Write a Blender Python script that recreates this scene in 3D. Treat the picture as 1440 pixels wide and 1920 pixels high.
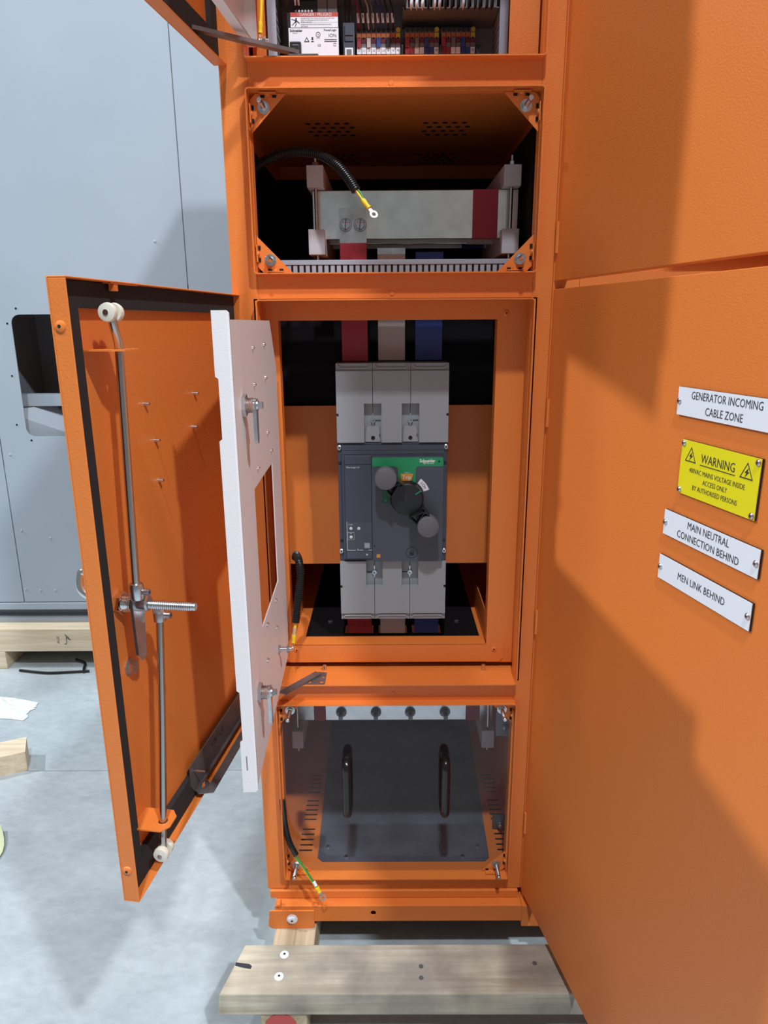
import bpy, math, random
from mathutils import Vector, Matrix
from mathutils.geometry import tessellate_polygon

for o in list(bpy.data.objects):
    bpy.data.objects.remove(o, do_unlink=True)
scene = bpy.context.scene
COL = scene.collection
rnd = random.Random(7)

# ------------------------------------------------------------------ camera
def look_matrix(pos, pitch, yaw, roll):
    cy, sy, cp, sp = math.cos(yaw), math.sin(yaw), math.cos(pitch), math.sin(pitch)
    f = Vector((-sy * cp, cy * cp, -sp)); r = Vector((cy, sy, 0)); u = r.cross(f)
    c, s = math.cos(roll), math.sin(roll)
    r2 = c * r + s * u; u2 = -s * r + c * u
    m = Matrix((r2, u2, -f)).transposed().to_4x4(); m.translation = Vector(pos)
    return m
cam_data = bpy.data.cameras.new('camera')
cam_data.sensor_fit = 'HORIZONTAL'; cam_data.sensor_width = 36.0
cam_data.lens = 1310 * 36 / 1440
cam_data.clip_start = 0.02; cam_data.clip_end = 100
camera = bpy.data.objects.new('camera', cam_data); COL.objects.link(camera)
camera.matrix_world = look_matrix((0.28818, -1.36990, 1.47144), 0.2645011, 0.0042161, -0.0064748)
scene.camera = camera

# ------------------------------------------------------------------ light
scene.view_settings.view_transform = 'Standard'
scene.view_settings.look = 'None'
scene.view_settings.gamma = 1.0
scene.view_settings.use_curve_mapping = False
scene.view_settings.exposure = -0.14
world = bpy.data.worlds.new('hall_ambient'); scene.world = world
world.use_nodes = True
bgn = world.node_tree.nodes['Background']
bgn.inputs[0].default_value = (0.90, 0.95, 1.0, 1); bgn.inputs[1].default_value = 0.24

def disk_lamp(name, loc, target, E, size, color=(0.92, 0.975, 1.05)):
    d = (Vector(loc) - Vector(target))
    L = bpy.data.lights.new(name, 'AREA'); L.shape = 'DISK'; L.size = size
    L.energy = E * math.pi * d.length_squared; L.color = color
    o = bpy.data.objects.new(name, L); COL.objects.link(o)
    o.location = loc; o.rotation_euler = d.to_track_quat('Z', 'Y').to_euler()
    return o
T0 = (0.3, 0.0, 1.1)
disk_lamp('high_bay_and_fill_lamp', (3.05, -4.3, 7.1), T0, 2.3, 0.30)
disk_lamp('high_bay_and_fill_lamp', (0.15, -3.3, 7.2), T0, 2.05, 0.30)
disk_lamp('high_bay_and_fill_lamp', (-6.5, 0.60, 7.0), T0, 2.0, 0.30)
disk_lamp('high_bay_and_fill_lamp', (-3.0, -0.6, 7.2), (-1.0, 0.8, 0.5), 0.6, 0.40)  # added fill lamp, brightens the floor and the grey enclosure

# ------------------------------------------------------------------ materials
def node_mat(name, color, rough=0.5, metal=0.0, spec=0.5, bump=None, mottle=None, coat=0.0):
    """bump=(scale,strength)  mottle=(scale,amount)"""
    m = bpy.data.materials.new(name); m.use_nodes = True
    nt = m.node_tree; b = nt.nodes['Principled BSDF']
    b.inputs['Base Color'].default_value = (*color, 1)
    b.inputs['Roughness'].default_value = rough; b.inputs['Metallic'].default_value = metal
    b.inputs['Specular IOR Level'].default_value = spec; b.inputs['Coat Weight'].default_value = coat
    tc = nt.nodes.new('ShaderNodeTexCoord')
    if bump:
        n = nt.nodes.new('ShaderNodeTexNoise'); n.inputs['Scale'].default_value = bump[0]; n.inputs['Detail'].default_value = 2
        bp = nt.nodes.new('ShaderNodeBump'); bp.inputs['Strength'].default_value = bump[1]; bp.inputs['Distance'].default_value = 0.001
        nt.links.new(tc.outputs['Object'], n.inputs['Vector']); nt.links.new(n.outputs['Fac'], bp.inputs['Height'])
        nt.links.new(bp.outputs['Normal'], b.inputs['Normal'])
    if mottle:
        n = nt.nodes.new('ShaderNodeTexNoise'); n.inputs['Scale'].default_value = mottle[0]; n.inputs['Detail'].default_value = 6
        r = nt.nodes.new('ShaderNodeValToRGB'); a = mottle[1]
        r.color_ramp.elements[0].position = 0.3; r.color_ramp.elements[1].position = 0.7
        r.color_ramp.elements[0].color = (*[c * (1 - a) for c in color], 1)
        r.color_ramp.elements[1].color = (*[min(1, c * (1 + a)) for c in color], 1)
        nt.links.new(tc.outputs['Object'], n.inputs['Vector']); nt.links.new(n.outputs['Fac'], r.inputs['Fac'])
        nt.links.new(r.outputs['Color'], b.inputs['Base Color'])
    return m
ORANGE = node_mat('orange_powder_coat', (0.75, 0.205, 0.038), 0.42, bump=(380, 0.5), spec=0.45)
WHITE = node_mat('white_powder_coat', (0.80, 0.79, 0.80), 0.45, bump=(420, 0.25))
GREYPAINT = node_mat('light_grey_paint', (0.365, 0.43, 0.485), 0.55, mottle=(3, 0.04))
GREYDK = node_mat('dark_grey', (0.22, 0.25, 0.28), 0.55)
BLACK = node_mat('black_plastic', (0.012, 0.012, 0.013), 0.38)
GLOSSBLK = node_mat('gloss_black_plastic', (0.008, 0.008, 0.009), 0.16)
FOAM = node_mat('black_foam_gasket', (0.018, 0.015, 0.015), 0.9, bump=(900, 0.3))
RUBBER = node_mat('black_conduit', (0.010, 0.011, 0.012), 0.33)
STEEL = node_mat('zinc_plated_steel', (0.62, 0.64, 0.66), 0.28, metal=1.0, mottle=(60, 0.12))
CHROME = node_mat('chrome', (0.80, 0.80, 0.80), 0.10, metal=1.0)
RODSTEEL = node_mat('bright_rod_steel', (0.52, 0.51, 0.50), 0.22, metal=1.0)
DKSTEEL = node_mat('dark_bare_steel', (0.17, 0.165, 0.17), 0.36, metal=0.6, mottle=(25, 0.22))
TIN = node_mat('tinned_copper_bar', (0.88, 0.93, 0.88), 0.30, metal=1.0, mottle=(28, 0.10), bump=(120, 0.05))
TIN2 = node_mat('tinned_bar_end', (0.66, 0.67, 0.66), 0.34, metal=1.0, mottle=(40, 0.15), bump=(120, 0.05))
RED = node_mat('red_heatshrink', (0.33, 0.018, 0.030), 0.5)
SLEEVEW = node_mat('white_heatshrink', (0.52, 0.47, 0.45), 0.5)
BLUE = node_mat('blue_heatshrink', (0.022, 0.055, 0.27), 0.5)
INSUL = node_mat('grey_insulator', (0.52, 0.47, 0.48), 0.55)
DUCT = node_mat('grey_duct_plastic', (0.33, 0.37, 0.43), 0.5)
SHIELD = node_mat('light_grey_breaker_plastic', (0.275, 0.30, 0.322), 0.5, bump=(900, 0.08))
SLATE = node_mat('slate_breaker_plastic', (0.050, 0.060, 0.085), 0.42, bump=(900, 0.08))
SLATE2 = node_mat('slate_cover_plastic', (0.062, 0.074, 0.100), 0.45, bump=(900, 0.08))
KNOB = node_mat('grey_knob_plastic', (0.125, 0.130, 0.150), 0.55)
GREEN = node_mat('green_print', (0.012, 0.27, 0.105), 0.5)
GREENDK = node_mat('dark_green_print', (0.008, 0.09, 0.04), 0.5)
AMBER = node_mat('amber_button', (0.62, 0.27, 0.035), 0.5)
YELLOW = node_mat('yellow_insulation', (0.80, 0.55, 0.015), 0.45)
GREENW = node_mat('green_insulation', (0.03, 0.24, 0.03), 0.45)
SIGNY = node_mat('yellow_sign_plastic', (0.80, 0.72, 0.01), 0.4)
SIGNW = node_mat('white_sign_plastic', (0.80, 0.84, 0.90), 0.4)
INK = node_mat('black_ink', (0.03, 0.032, 0.04), 0.6)
WINK = node_mat('white_ink', (0.75, 0.77, 0.80), 0.6)
DANGER = node_mat('red_label', (0.45, 0.06, 0.045), 0.6)
NYLON = node_mat('ivory_nylon', (0.72, 0.70, 0.58), 0.42)
COPPER = node_mat('tinned_lug', (0.70, 0.55, 0.48), 0.3, metal=0.9)
TERMG = node_mat('terminal_grey', (0.16, 0.16, 0.17), 0.5)
TERMO = node_mat('terminal_orange', (0.42, 0.12, 0.035), 0.5)
TERMY = node_mat('terminal_yellow', (0.50, 0.45, 0.02), 0.5)
BARRED = node_mat('maroon_plastic', (0.12, 0.01, 0.02), 0.5)
INNERGREY = node_mat('galvanised_plate', (0.26, 0.27, 0.29), 0.5, metal=0.3, mottle=(8, 0.12))
FLOORPLATE = node_mat('aluminium_gland_plate', (0.15, 0.16, 0.185), 0.45, metal=0.35, mottle=(14, 0.22))
REDPAINT = node_mat('red_spray_paint', (0.45, 0.07, 0.06), 0.7)
PAPER = node_mat('pale_green_paper', (0.60, 0.66, 0.42), 0.8)
BARRIER = node_mat('black_barrier_sheet', (0.006, 0.005, 0.006), 0.75, spec=0.15)
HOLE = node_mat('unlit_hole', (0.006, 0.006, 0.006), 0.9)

def wood_mat(name, c0, c1, axis='X', stain=0.0):
    m = bpy.data.materials.new(name); m.use_nodes = True
    nt = m.node_tree; b = nt.nodes['Principled BSDF']; b.inputs['Roughness'].default_value = 0.75
    tc = nt.nodes.new('ShaderNodeTexCoord'); mp = nt.nodes.new('ShaderNodeMapping')
    sc = {'X': (3.5, 75, 75), 'Y': (75, 3.5, 75)}[axis]; mp.inputs['Scale'].default_value = sc
    n = nt.nodes.new('ShaderNodeTexNoise'); n.inputs['Scale'].default_value = 1.0; n.inputs['Detail'].default_value = 7
    n.inputs['Distortion'].default_value = 0.6
    r = nt.nodes.new('ShaderNodeValToRGB')
    r.color_ramp.elements[0].position = 0.32; r.color_ramp.elements[1].position = 0.68
    r.color_ramp.elements[0].color = (*c0, 1); r.color_ramp.elements[1].color = (*c1, 1)
    nt.links.new(tc.outputs['Object'], mp.inputs['Vector']); nt.links.new(mp.outputs['Vector'], n.inputs['Vector'])
    nt.links.new(n.outputs['Fac'], r.inputs['Fac']); src = r.outputs['Color']
    if stain > 0:      # grey weathering and dirt with shapes of its own
        n2 = nt.nodes.new('ShaderNodeTexNoise'); n2.inputs['Scale'].default_value = 4.0; n2.inputs['Detail'].default_value = 5
        r2 = nt.nodes.new('ShaderNodeValToRGB'); r2.color_ramp.elements[0].position = 0.42; r2.color_ramp.elements[1].position = 0.66
        mx = nt.nodes.new('ShaderNodeMix'); mx.data_type = 'RGBA'
        mx.inputs['B'].default_value = (0.17, 0.15, 0.13, 1)
        mul = nt.nodes.new('ShaderNodeMath'); mul.operation = 'MULTIPLY'; mul.inputs[1].default_value = stain
        nt.links.new(tc.outputs['Object'], n2.inputs['Vector']); nt.links.new(n2.outputs['Fac'], r2.inputs['Fac'])
        nt.links.new(r2.outputs['Color'], mul.inputs[0]); nt.links.new(mul.outputs[0], mx.inputs['Factor'])
        nt.links.new(src, mx.inputs['A']); src = mx.outputs['Result']
    nt.links.new(src, b.inputs['Base Color'])
    bp = nt.nodes.new('ShaderNodeBump'); bp.inputs['Strength'].default_value = 0.25; bp.inputs['Distance'].default_value = 0.002
    nt.links.new(n.outputs['Fac'], bp.inputs['Height']); nt.links.new(bp.outputs['Normal'], b.inputs['Normal'])
    return m
WOOD_OLD = wood_mat('weathered_pine', (0.44, 0.38, 0.27), (0.66, 0.60, 0.46), 'X', 0.85)
WOOD_BEAR = wood_mat('pine_bearer', (0.38, 0.29, 0.17), (0.58, 0.47, 0.31), 'Y', 0.3)
WOOD_NEW = wood_mat('fresh_pine', (0.58, 0.47, 0.31), (0.74, 0.64, 0.47), 'X')

def concrete():
    m = bpy.data.materials.new('polished_concrete'); m.use_nodes = True
    nt = m.node_tree; b = nt.nodes['Principled BSDF']; b.inputs['Roughness'].default_value = 0.42
    tc = nt.nodes.new('ShaderNodeTexCoord'); cols = []
    mp = nt.nodes.new('ShaderNodeMapping'); mp.inputs['Rotation'].default_value = (0, 0, 0.6); mp.inputs['Scale'].default_value = (1, 1.8, 1)
    nt.links.new(tc.outputs['Object'], mp.inputs['Vector'])
    for sc, det, p0, p1, c0, c1 in ((3.4, 12, 0.28, 0.74, (0.335, 0.395, 0.415), (0.485, 0.555, 0.58)), (26, 9, 0.3, 0.75, (0.86, 0.86, 0.86), (1.06, 1.06, 1.06))):
        n = nt.nodes.new('ShaderNodeTexNoise'); n.inputs['Scale'].default_value = sc; n.inputs['Detail'].default_value = det; n.inputs['Distortion'].default_value = 0.35; n.inputs['Roughness'].default_value = 0.62
        r = nt.nodes.new('ShaderNodeValToRGB'); r.color_ramp.elements[0].position = p0; r.color_ramp.elements[1].position = p1
        r.color_ramp.elements[0].color = (*c0, 1); r.color_ramp.elements[1].color = (*c1, 1)
        nt.links.new(mp.outputs['Vector'], n.inputs['Vector']); nt.links.new(n.outputs['Fac'], r.inputs['Fac']); cols.append(r.outputs['Color'])
    mx = nt.nodes.new('ShaderNodeMix'); mx.data_type = 'RGBA'; mx.blend_type = 'MULTIPLY'; mx.inputs['Factor'].default_value = 1
    nt.links.new(cols[0], mx.inputs['A']); nt.links.new(cols[1], mx.inputs['B'])
    nt.links.new(mx.outputs['Result'], b.inputs['Base Color'])
    return m
CONCRETE = concrete()

def clear_mat(name, tint, rough=0.03, haze=0.05):
    m = bpy.data.materials.new(name); m.use_nodes = True
    nt = m.node_tree; nt.nodes.clear()
    out = nt.nodes.new('ShaderNodeOutputMaterial'); tr = nt.nodes.new('ShaderNodeBsdfTransparent'); tr.inputs[0].default_value = (*tint, 1)
    gl = nt.nodes.new('ShaderNodeBsdfGlossy'); gl.inputs['Roughness'].default_value = rough
    di = nt.nodes.new('ShaderNodeBsdfDiffuse'); di.inputs[0].default_value = (0.75, 0.77, 0.8, 1)
    fr = nt.nodes.new('ShaderNodeFresnel'); fr.inputs[0].default_value = 1.45
    m1 = nt.nodes.new('ShaderNodeMixShader'); m1.inputs[0].default_value = haze
    m2 = nt.nodes.new('ShaderNodeMixShader')
    nt.links.new(tr.outputs[0], m1.inputs[1]); nt.links.new(di.outputs[0], m1.inputs[2])
    geo = nt.nodes.new('ShaderNodeNewGeometry'); front = nt.nodes.new('ShaderNodeMath'); front.operation = 'SUBTRACT'; front.inputs[0].default_value = 1.0
    refl = nt.nodes.new('ShaderNodeMath'); refl.operation = 'MULTIPLY'      # reflect at the outer surface only
    nt.links.new(geo.outputs['Backfacing'], front.inputs[1]); nt.links.new(front.outputs[0], refl.inputs[0]); nt.links.new(fr.outputs[0], refl.inputs[1])
    nt.links.new(refl.outputs[0], m2.inputs[0]); nt.links.new(m1.outputs[0], m2.inputs[1]); nt.links.new(gl.outputs[0], m2.inputs[2])
    nt.links.new(m2.outputs[0], out.inputs[0])
    return m
CLEAR = clear_mat('clear_polycarbonate', (0.93, 0.94, 0.97), 0.04, 0.006)
CLEAR2 = clear_mat('hazy_clear_plastic', (0.80, 0.74, 0.68), 0.15, 0.25)

# ------------------------------------------------------------------ mesh builder
class G:
    def __init__(self):
        self.v = []; self.f = []; self.m = []
    def add(self, vs, fs, mi=0):
        k = len(self.v); self.v += [tuple(p) for p in vs]
        for q in fs: self.f.append([i + k for i in q]); self.m.append(mi)
        return self
    def box(self, x0, x1, y0, y1, z0, z1, mi=0):
        if x0 > x1: x0, x1 = x1, x0
        if y0 > y1: y0, y1 = y1, y0
        if z0 > z1: z0, z1 = z1, z0
        vs = [(x, y, z) for z in (z0, z1) for y in (y0, y1) for x in (x0, x1)]
        return self.add(vs, [(0, 2, 3, 1), (4, 5, 7, 6), (0, 1, 5, 4), (2, 6, 7, 3), (0, 4, 6, 2), (1, 3, 7, 5)], mi)
    def plate(self, outer, holes, plane, a0, a1, mi=0):
        """flat plate with holes; plane names its two in-plane axes, extruded a0..a1 along the third"""
        def P(p, a):
            return {'xz': (p[0], a, p[1]), 'xy': (p[0], p[1], a), 'yz': (a, p[0], p[1])}[plane]
        loops = [list(outer)] + [list(h) for h in holes]
        flat = [p for l in loops for p in l]
        tri = tessellate_polygon([[Vector((p[0], p[1], 0)) for p in l] for l in loops])
        n = len(flat)
        self.add([P(p, a0) for p in flat] + [P(p, a1) for p in flat],
                 [tuple(t) for t in tri] + [tuple(i + n for i in reversed(t)) for t in tri], mi)
        for l in loops:
            c = len(l); vs = [P(p, a0) for p in l] + [P(p, a1) for p in l]
            self.add(vs, [(i, (i + 1) % c, (i + 1) % c + c, i + c) for i in range(c)], mi)
        return self
    def cyl(self, p0, p1, r0, r1=None, n=16, mi=0, caps=True, rot=0.0):
        r1 = r0 if r1 is None else r1
        p0, p1 = Vector(p0), Vector(p1); d = (p1 - p0).normalized()
        u = d.orthogonal().normalized(); w = d.cross(u)
        vs = []
        for p, r in ((p0, r0), (p1, r1)):
            for i in range(n):
                a = 2 * math.pi * i / n + rot; vs.append(p + r * (math.cos(a) * u + math.sin(a) * w))
        fs = [(i, (i + 1) % n, (i + 1) % n + n, i + n) for i in range(n)]
        if caps: fs += [tuple(reversed(range(n))), tuple(range(n, 2 * n))]
        return self.add(vs, fs, mi)
    def lathe(self, p0, d, prof, n=24, mi=0):
        """prof: list of (along, radius)"""
        p0 = Vector(p0); d = Vector(d).normalized(); u = d.orthogonal().normalized(); w = d.cross(u)
        vs = []; k = len(prof)
        for t, r in prof:
            for i in range(n):
                a = 2 * math.pi * i / n; vs.append(p0 + t * d + r * (math.cos(a) * u + math.sin(a) * w))
        fs = [(j * n + i, j * n + (i + 1) % n, (j + 1) * n + (i + 1) % n, (j + 1) * n + i) for j in range(k - 1) for i in range(n)]
        fs += [tuple(reversed(range(n))), tuple(range((k - 1) * n, k * n))]
        return self.add(vs, fs, mi)
    def tube(self, pts, rad, n=10, mi=0, sub=6, ribs=None):
        """smooth tube through pts; ribs=(pitch, depth) makes a corrugated conduit"""
        P = [Vector(p) for p in pts]; path = []
        for i in range(len(P) - 1):
            a, b, c, d = P[max(i - 1, 0)], P[i], P[i + 1], P[min(i + 2, len(P) - 1)]
            for k in range(sub):
                t = k / sub
                path.append(0.5 * ((2 * b) + (c - a) * t + (2 * a - 5 * b + 4 * c - d) * t * t + (3 * b - a - 3 * c + d) * t ** 3))
        path.append(P[-1])
        if ribs:
            L = [0.0]
            for i in range(1, len(path)): L.append(L[-1] + (path[i] - path[i - 1]).length)
            out = []; rr = []; s = 0.0; pitch, dep = ribs; k = 0; i = 0
            while s < L[-1]:
                while i < len(L) - 2 and L[i + 1] < s: i += 1
                t = (s - L[i]) / max(L[i + 1] - L[i], 1e-9)
                out.append(path[i].lerp(path[i + 1], t)); rr.append(rad - (dep if k % 4 in (2, 3) else 0)); s += pitch / 4; k += 1
            path, R = out, rr
        else:
            R = [rad] * len(path)
        vs = []; u = None
        for i, p in enumerate(path):
            d = (path[min(i + 1, len(path) - 1)] - path[max(i - 1, 0)]).normalized()
            u = d.orthogonal().normalized() if u is None else (u - d * u.dot(d)).normalized()
            w = d.cross(u)
            for k in range(n):
                a = 2 * math.pi * k / n; vs.append(p + R[i] * (math.cos(a) * u + math.sin(a) * w))
        m = len(path)
        fs = [(j * n + i, j * n + (i + 1) % n, (j + 1) * n + (i + 1) % n, (j + 1) * n + i) for j in range(m - 1) for i in range(n)]
        fs += [tuple(reversed(range(n))), tuple(range((m - 1) * n, m * n))]
        return self.add(vs, fs, mi)
    def text(self, s, size, origin, xd, yd, mi=0, align='CENTER', xs=1.0, bold=0.0):
        cu = bpy.data.curves.new('t', 'FONT'); cu.body = s; cu.size = size; cu.align_x = align; cu.align_y = 'CENTER'
        cu.resolution_u = 2; cu.offset = bold
        o = bpy.data.objects.new('t', cu); COL.objects.link(o)
        me = bpy.data.meshes.new_from_object(o.evaluated_get(bpy.context.evaluated_depsgraph_get()))
        xd = Vector(xd); yd = Vector(yd); og = Vector(origin)
        self.add([og + xd * (p.co.x * xs) + yd * p.co.y for p in me.vertices], [tuple(q.vertices) for q in me.polygons], mi)
        bpy.data.objects.remove(o); bpy.data.curves.remove(cu); bpy.data.meshes.remove(me)
        return self
    def build(self, name, mats, parent=None, smooth=True, bevel=0.0, loc=None, rotz=None):
        me = bpy.data.meshes.new(name)
        me.from_pydata(self.v, [], self.f)
        for m in (mats if isinstance(mats, (list, tuple)) else [mats]): me.materials.append(m)
        me.polygons.foreach_set('material_index', self.m)
        me.update()
        if smooth:
            me.polygons.foreach_set('use_smooth', [True] * len(me.polygons)); me.set_sharp_from_angle(angle=math.radians(35))
        o = bpy.data.objects.new(name, me); COL.objects.link(o); o.parent = parent
        if loc: o.location = loc
        if rotz is not None: o.rotation_euler = (0, 0, rotz)
        if bevel:
            b = o.modifiers.new('edge_round', 'BEVEL'); b.width = bevel; b.segments = 2; b.limit_method = 'ANGLE'; b.angle_limit = math.radians(50)
        return o

def tag(o, label, cat, group=None, kind=None):
    o['label'] = label; o['category'] = cat
    if group: o['group'] = group
    if kind: o['kind'] = kind
    return o
def plab(o, label):
    o['label'] = label; return o
def thing(name, label, cat, loc=(0, 0, 0), group=None):
    o = bpy.data.objects.new(name, None); COL.objects.link(o); o.location = loc; o.empty_display_size = 0.05
    return tag(o, label, cat, group)
def rect(x0, x1, z0, z1): return [(x0, z0), (x1, z0), (x1, z1), (x0, z1)]
def rrect(x0, x1, z0, z1, r, n=5):
    pts = []
    for cx, cz, a0 in ((x1 - r, z0 + r, -90), (x1 - r, z1 - r, 0), (x0 + r, z1 - r, 90), (x0 + r, z0 + r, 180)):
        for i in range(n + 1):
            a = math.radians(a0 + 90 * i / n); pts.append((cx + r * math.cos(a), cz + r * math.sin(a)))
    return pts
def disc(cx, cz, r, n=12): return [(cx + r * math.cos(2 * math.pi * i / n), cz + r * math.sin(2 * math.pi * i / n)) for i in range(n)]
def box_part(name, mat, parent, *b, bevel=0.0): return G().box(*b).build(name, mat, parent, smooth=False, bevel=bevel)

# ------------------------------------------------------------------ setting
fl = G().box(-6, 6, -5, 7, -0.05, 0.0).build('floor', CONCRETE, smooth=False); fl['kind'] = 'structure'; fl['label'] = 'pale grey polished concrete floor of the workshop'
wb = G().box(-6, 6, 6.0, 6.1, 0, 5).build('wall_back', GREYPAINT, smooth=False); wb['kind'] = 'structure'; wb['label'] = 'pale workshop wall far behind the grey enclosure'

o = G().box(-6, 1.5, 0.700, 0.7025, 0.0, 0.0004).build('saw_cut_joint', GREYDK, fl, smooth=False)
# crumpled plastic on the floor at the left
g = G(); N_ = 11; vs = []
r2 = random.Random(3)
for j in range(N_):
    for i in range(N_):
        u, v = i / (N_ - 1), j / (N_ - 1)
        e = min(u, 1 - u, v, 1 - v) * 4
        vs.append((-1.62 + 0.50 * u + 0.10 * v * (1 - u) + r2.uniform(-.012, .012), 1.02 + 0.22 * v - 0.10 * u * v + r2.uniform(-.01, .01), 0.002 + (r2.uniform(0, .014) if 0 < i < N_ - 1 and 0 < j < N_ - 1 else 0.0)))
k_ = len(vs); vs += [(x, y, z + .0008) for x, y, z in vs]
fs = []
for j in range(N_ - 1):
    for i in range(N_ - 1):
        a_ = j * N_ + i; q_ = (a_, a_ + 1, a_ + N_ + 1, a_ + N_)
        fs += [tuple(reversed(q_)), tuple(w_ + k_ for w_ in q_)]
for i in range(N_ - 1):
    for a_, b_ in ((i, i + 1), (i * N_ + N_, i * N_), ((N_ - 1) * N_ + i + 1, (N_ - 1) * N_ + i), (i * N_ + N_ - 1, (i + 1) * N_ + N_ - 1)):
        fs.append((a_, b_, b_ + k_, a_ + k_))
tag(g.add(vs, fs).build('plastic_sheet', node_mat('crumpled_white_plastic', (0.72, 0.78, 0.78), 0.35), smooth=False), 'crumpled whitish plastic sheet on the floor near the pine beam', 'plastic')

# ------------------------------------------------------------------ grey enclosure on its own timbers
EY = 1.50
en = thing('grey_enclosure', 'tall light grey sheet metal machine enclosure behind the open orange door', 'enclosure', (-0.9, EY, 0.19))
def enp(g, name, mat, **k):
    o = g.build(name, mat, en, **k); o.matrix_parent_inverse = Matrix.Translation((-0.9, EY, 0.19)).inverted(); return o
WX0, WX1, WZ0, WZ1 = -1.199, -0.88, 1.026, 1.512
enp(G().plate(rect(-1.312, -0.488, 0.292, 2.75), [rrect(WX0, WX1, WZ0, WZ1, 0.035)], 'xz', EY, EY + 0.004), 'front_panel', GREYPAINT, smooth=False)
enp(G().box(-2.3, -1.316, EY, EY + 0.004, 0.292, 2.75), 'front_panel', GREYPAINT, smooth=False)
enp(G().box(-0.484, 0.6, EY, EY + 0.004, 0.292, 2.75), 'front_panel', GREYPAINT, smooth=False)
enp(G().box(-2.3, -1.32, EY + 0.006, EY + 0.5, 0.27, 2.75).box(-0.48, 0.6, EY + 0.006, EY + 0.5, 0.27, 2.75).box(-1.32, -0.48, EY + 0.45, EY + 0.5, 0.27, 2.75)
    .box(-1.32, -0.48, EY + 0.006, EY + 0.45, 0.27, 0.9).box(-1.32, -0.48, EY + 0.006, EY + 0.45, 1.62, 2.75), 'body', GREYDK, smooth=False)  # darker grey painted in for the unlit interior behind the cut-out
enp(G().box(-2.3, 0.6, EY - 0.004, EY + 0.1, 0.256, 0.288), 'bottom_rail', GREYPAINT, smooth=False, bevel=0.003)
enp(G().box(-2.3, 0.6, EY + 0.05, EY + 0.40, 0.19, 0.256), 'base_channel', GREYDK, smooth=False)  # darker grey painted in for the shade in the base recess
enp(G().box(-2.3, 0.6, EY + 0.012, EY + 0.06, 0.19, 0.213), 'base_flange', GREYPAINT, smooth=False)
# things seen through the cut-out
enp(G().box(-1.31, -0.50, EY + 0.10, EY + 0.14, 1.14, 1.19), 'cross_channel', GREYPAINT, smooth=False)
enp(G().add([(-1.30, EY + 0.02, 1.13), (-1.30, EY + 0.02, 0.98), (-1.02, EY + 0.12, 1.0), (-1.14, EY + 0.16, 1.14), (-1.30, EY + 0.024, 1.13), (-1.30, EY + 0.024, 0.98), (-1.02, EY + 0.124, 1.0), (-1.14, EY + 0.164, 1.14)],
            [(0, 1, 2, 3), (7, 6, 5, 4), (0, 4, 5, 1), (1, 5, 6, 2), (2, 6, 7, 3), (3, 7, 4, 0)]), 'side_bracket', GREYPAINT, smooth=False)
enp(G().box(-1.31, -0.5, EY + 0.02, EY + 0.30, 0.955, 0.985), 'sill_tray', FOAM, smooth=False)
for sx, sz in ((-1.173, 1.535), (-1.215, 1.478), (-1.226, 1.273), (-1.235, 1.075), (-1.183, 1.010), (-0.98, 1.535), (-1.0, 1.010)):
    enp(G().cyl((sx, EY - 0.001, sz), (sx, EY + 0.002, sz), 0.0042, n=8), 'screw_hole', HOLE)
for sx, sz in ((-1.28, 0.62), (-1.16, 0.585), (-1.30, 0.35), (-1.235, 0.345), (-1.17, 0.345), (-0.60, 1.78), (-1.28, 0.95)):
    enp(G().lathe((sx, EY, sz), (0, -1, 0), [(0, 0.006), (0.002, 0.005), (0.003, 0.002)], n=10), 'rivet', GREYPAINT)

t = tag(G().box(-2.2, 0.5, 1.436, 1.535, 0.083, 0.19).build('timber_beam', WOOD_NEW, bevel=0.003, smooth=False), 'long fresh pine beam under the front of the grey enclosure', 'timber')
g = G().text('AUS', 0.016, (-1.155, 1.4355, 0.138), (0, 0, 1), (-1, 0, 0), xs=1.2)
for pts in (((-1.130, .120), (-1.120, .122), (-1.118, .155)), ((-1.118, .150), (-1.108, .143), (-1.100, .139)), ((-1.124, .165), (-1.110, .150), (-1.107, .141))):
    g.tube([(x, 1.4355, z) for x, z in pts], 0.0014, n=5, sub=3)
plab(g.build('stamp_print', INK, t), 'smudged black ink stamp on the pine beam')
tag(G().box(-1.62, -1.398, 1.436, 1.60, 0.0, 0.083).build('timber_block', WOOD_NEW, bevel=0.003, smooth=False), 'short pine block supporting the long beam at the left edge', 'timber')
tag(G().box(0.25, 0.45, 1.436, 1.60, 0.0, 0.083).build('timber_block', WOOD_NEW, bevel=0.003, smooth=False), 'short pine block under the beam behind the orange cabinet', 'timber')
tag(G().box(-2.2, 0.5, 1.78, 1.88, 0.0, 0.19).build('timber_beam', WOOD_NEW, bevel=0.003, smooth=False), 'rear pine beam deep under the grey enclosure', 'timber')
tag(G().tube([(-1.33, 1.41, .006), (-1.26, 1.395, .006), (-1.19, 1.385, .006), (-1.12, 1.39, .006), (-1.02, 1.40, .006)], 0.006, n=8).build('floor_cable', RUBBER), 'thin black cable lying on the floor in front of the pine beam', 'cable')
tag(G().tube([(-1.12, 1.50, .012), (-1.07, 1.475, .006), (-1.055, 1.43, .006), (-1.04, 1.39, .006)], 0.006, n=8).build('floor_cable', RUBBER), 'black cable end curling out below the pine beam', 'cable')

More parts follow.
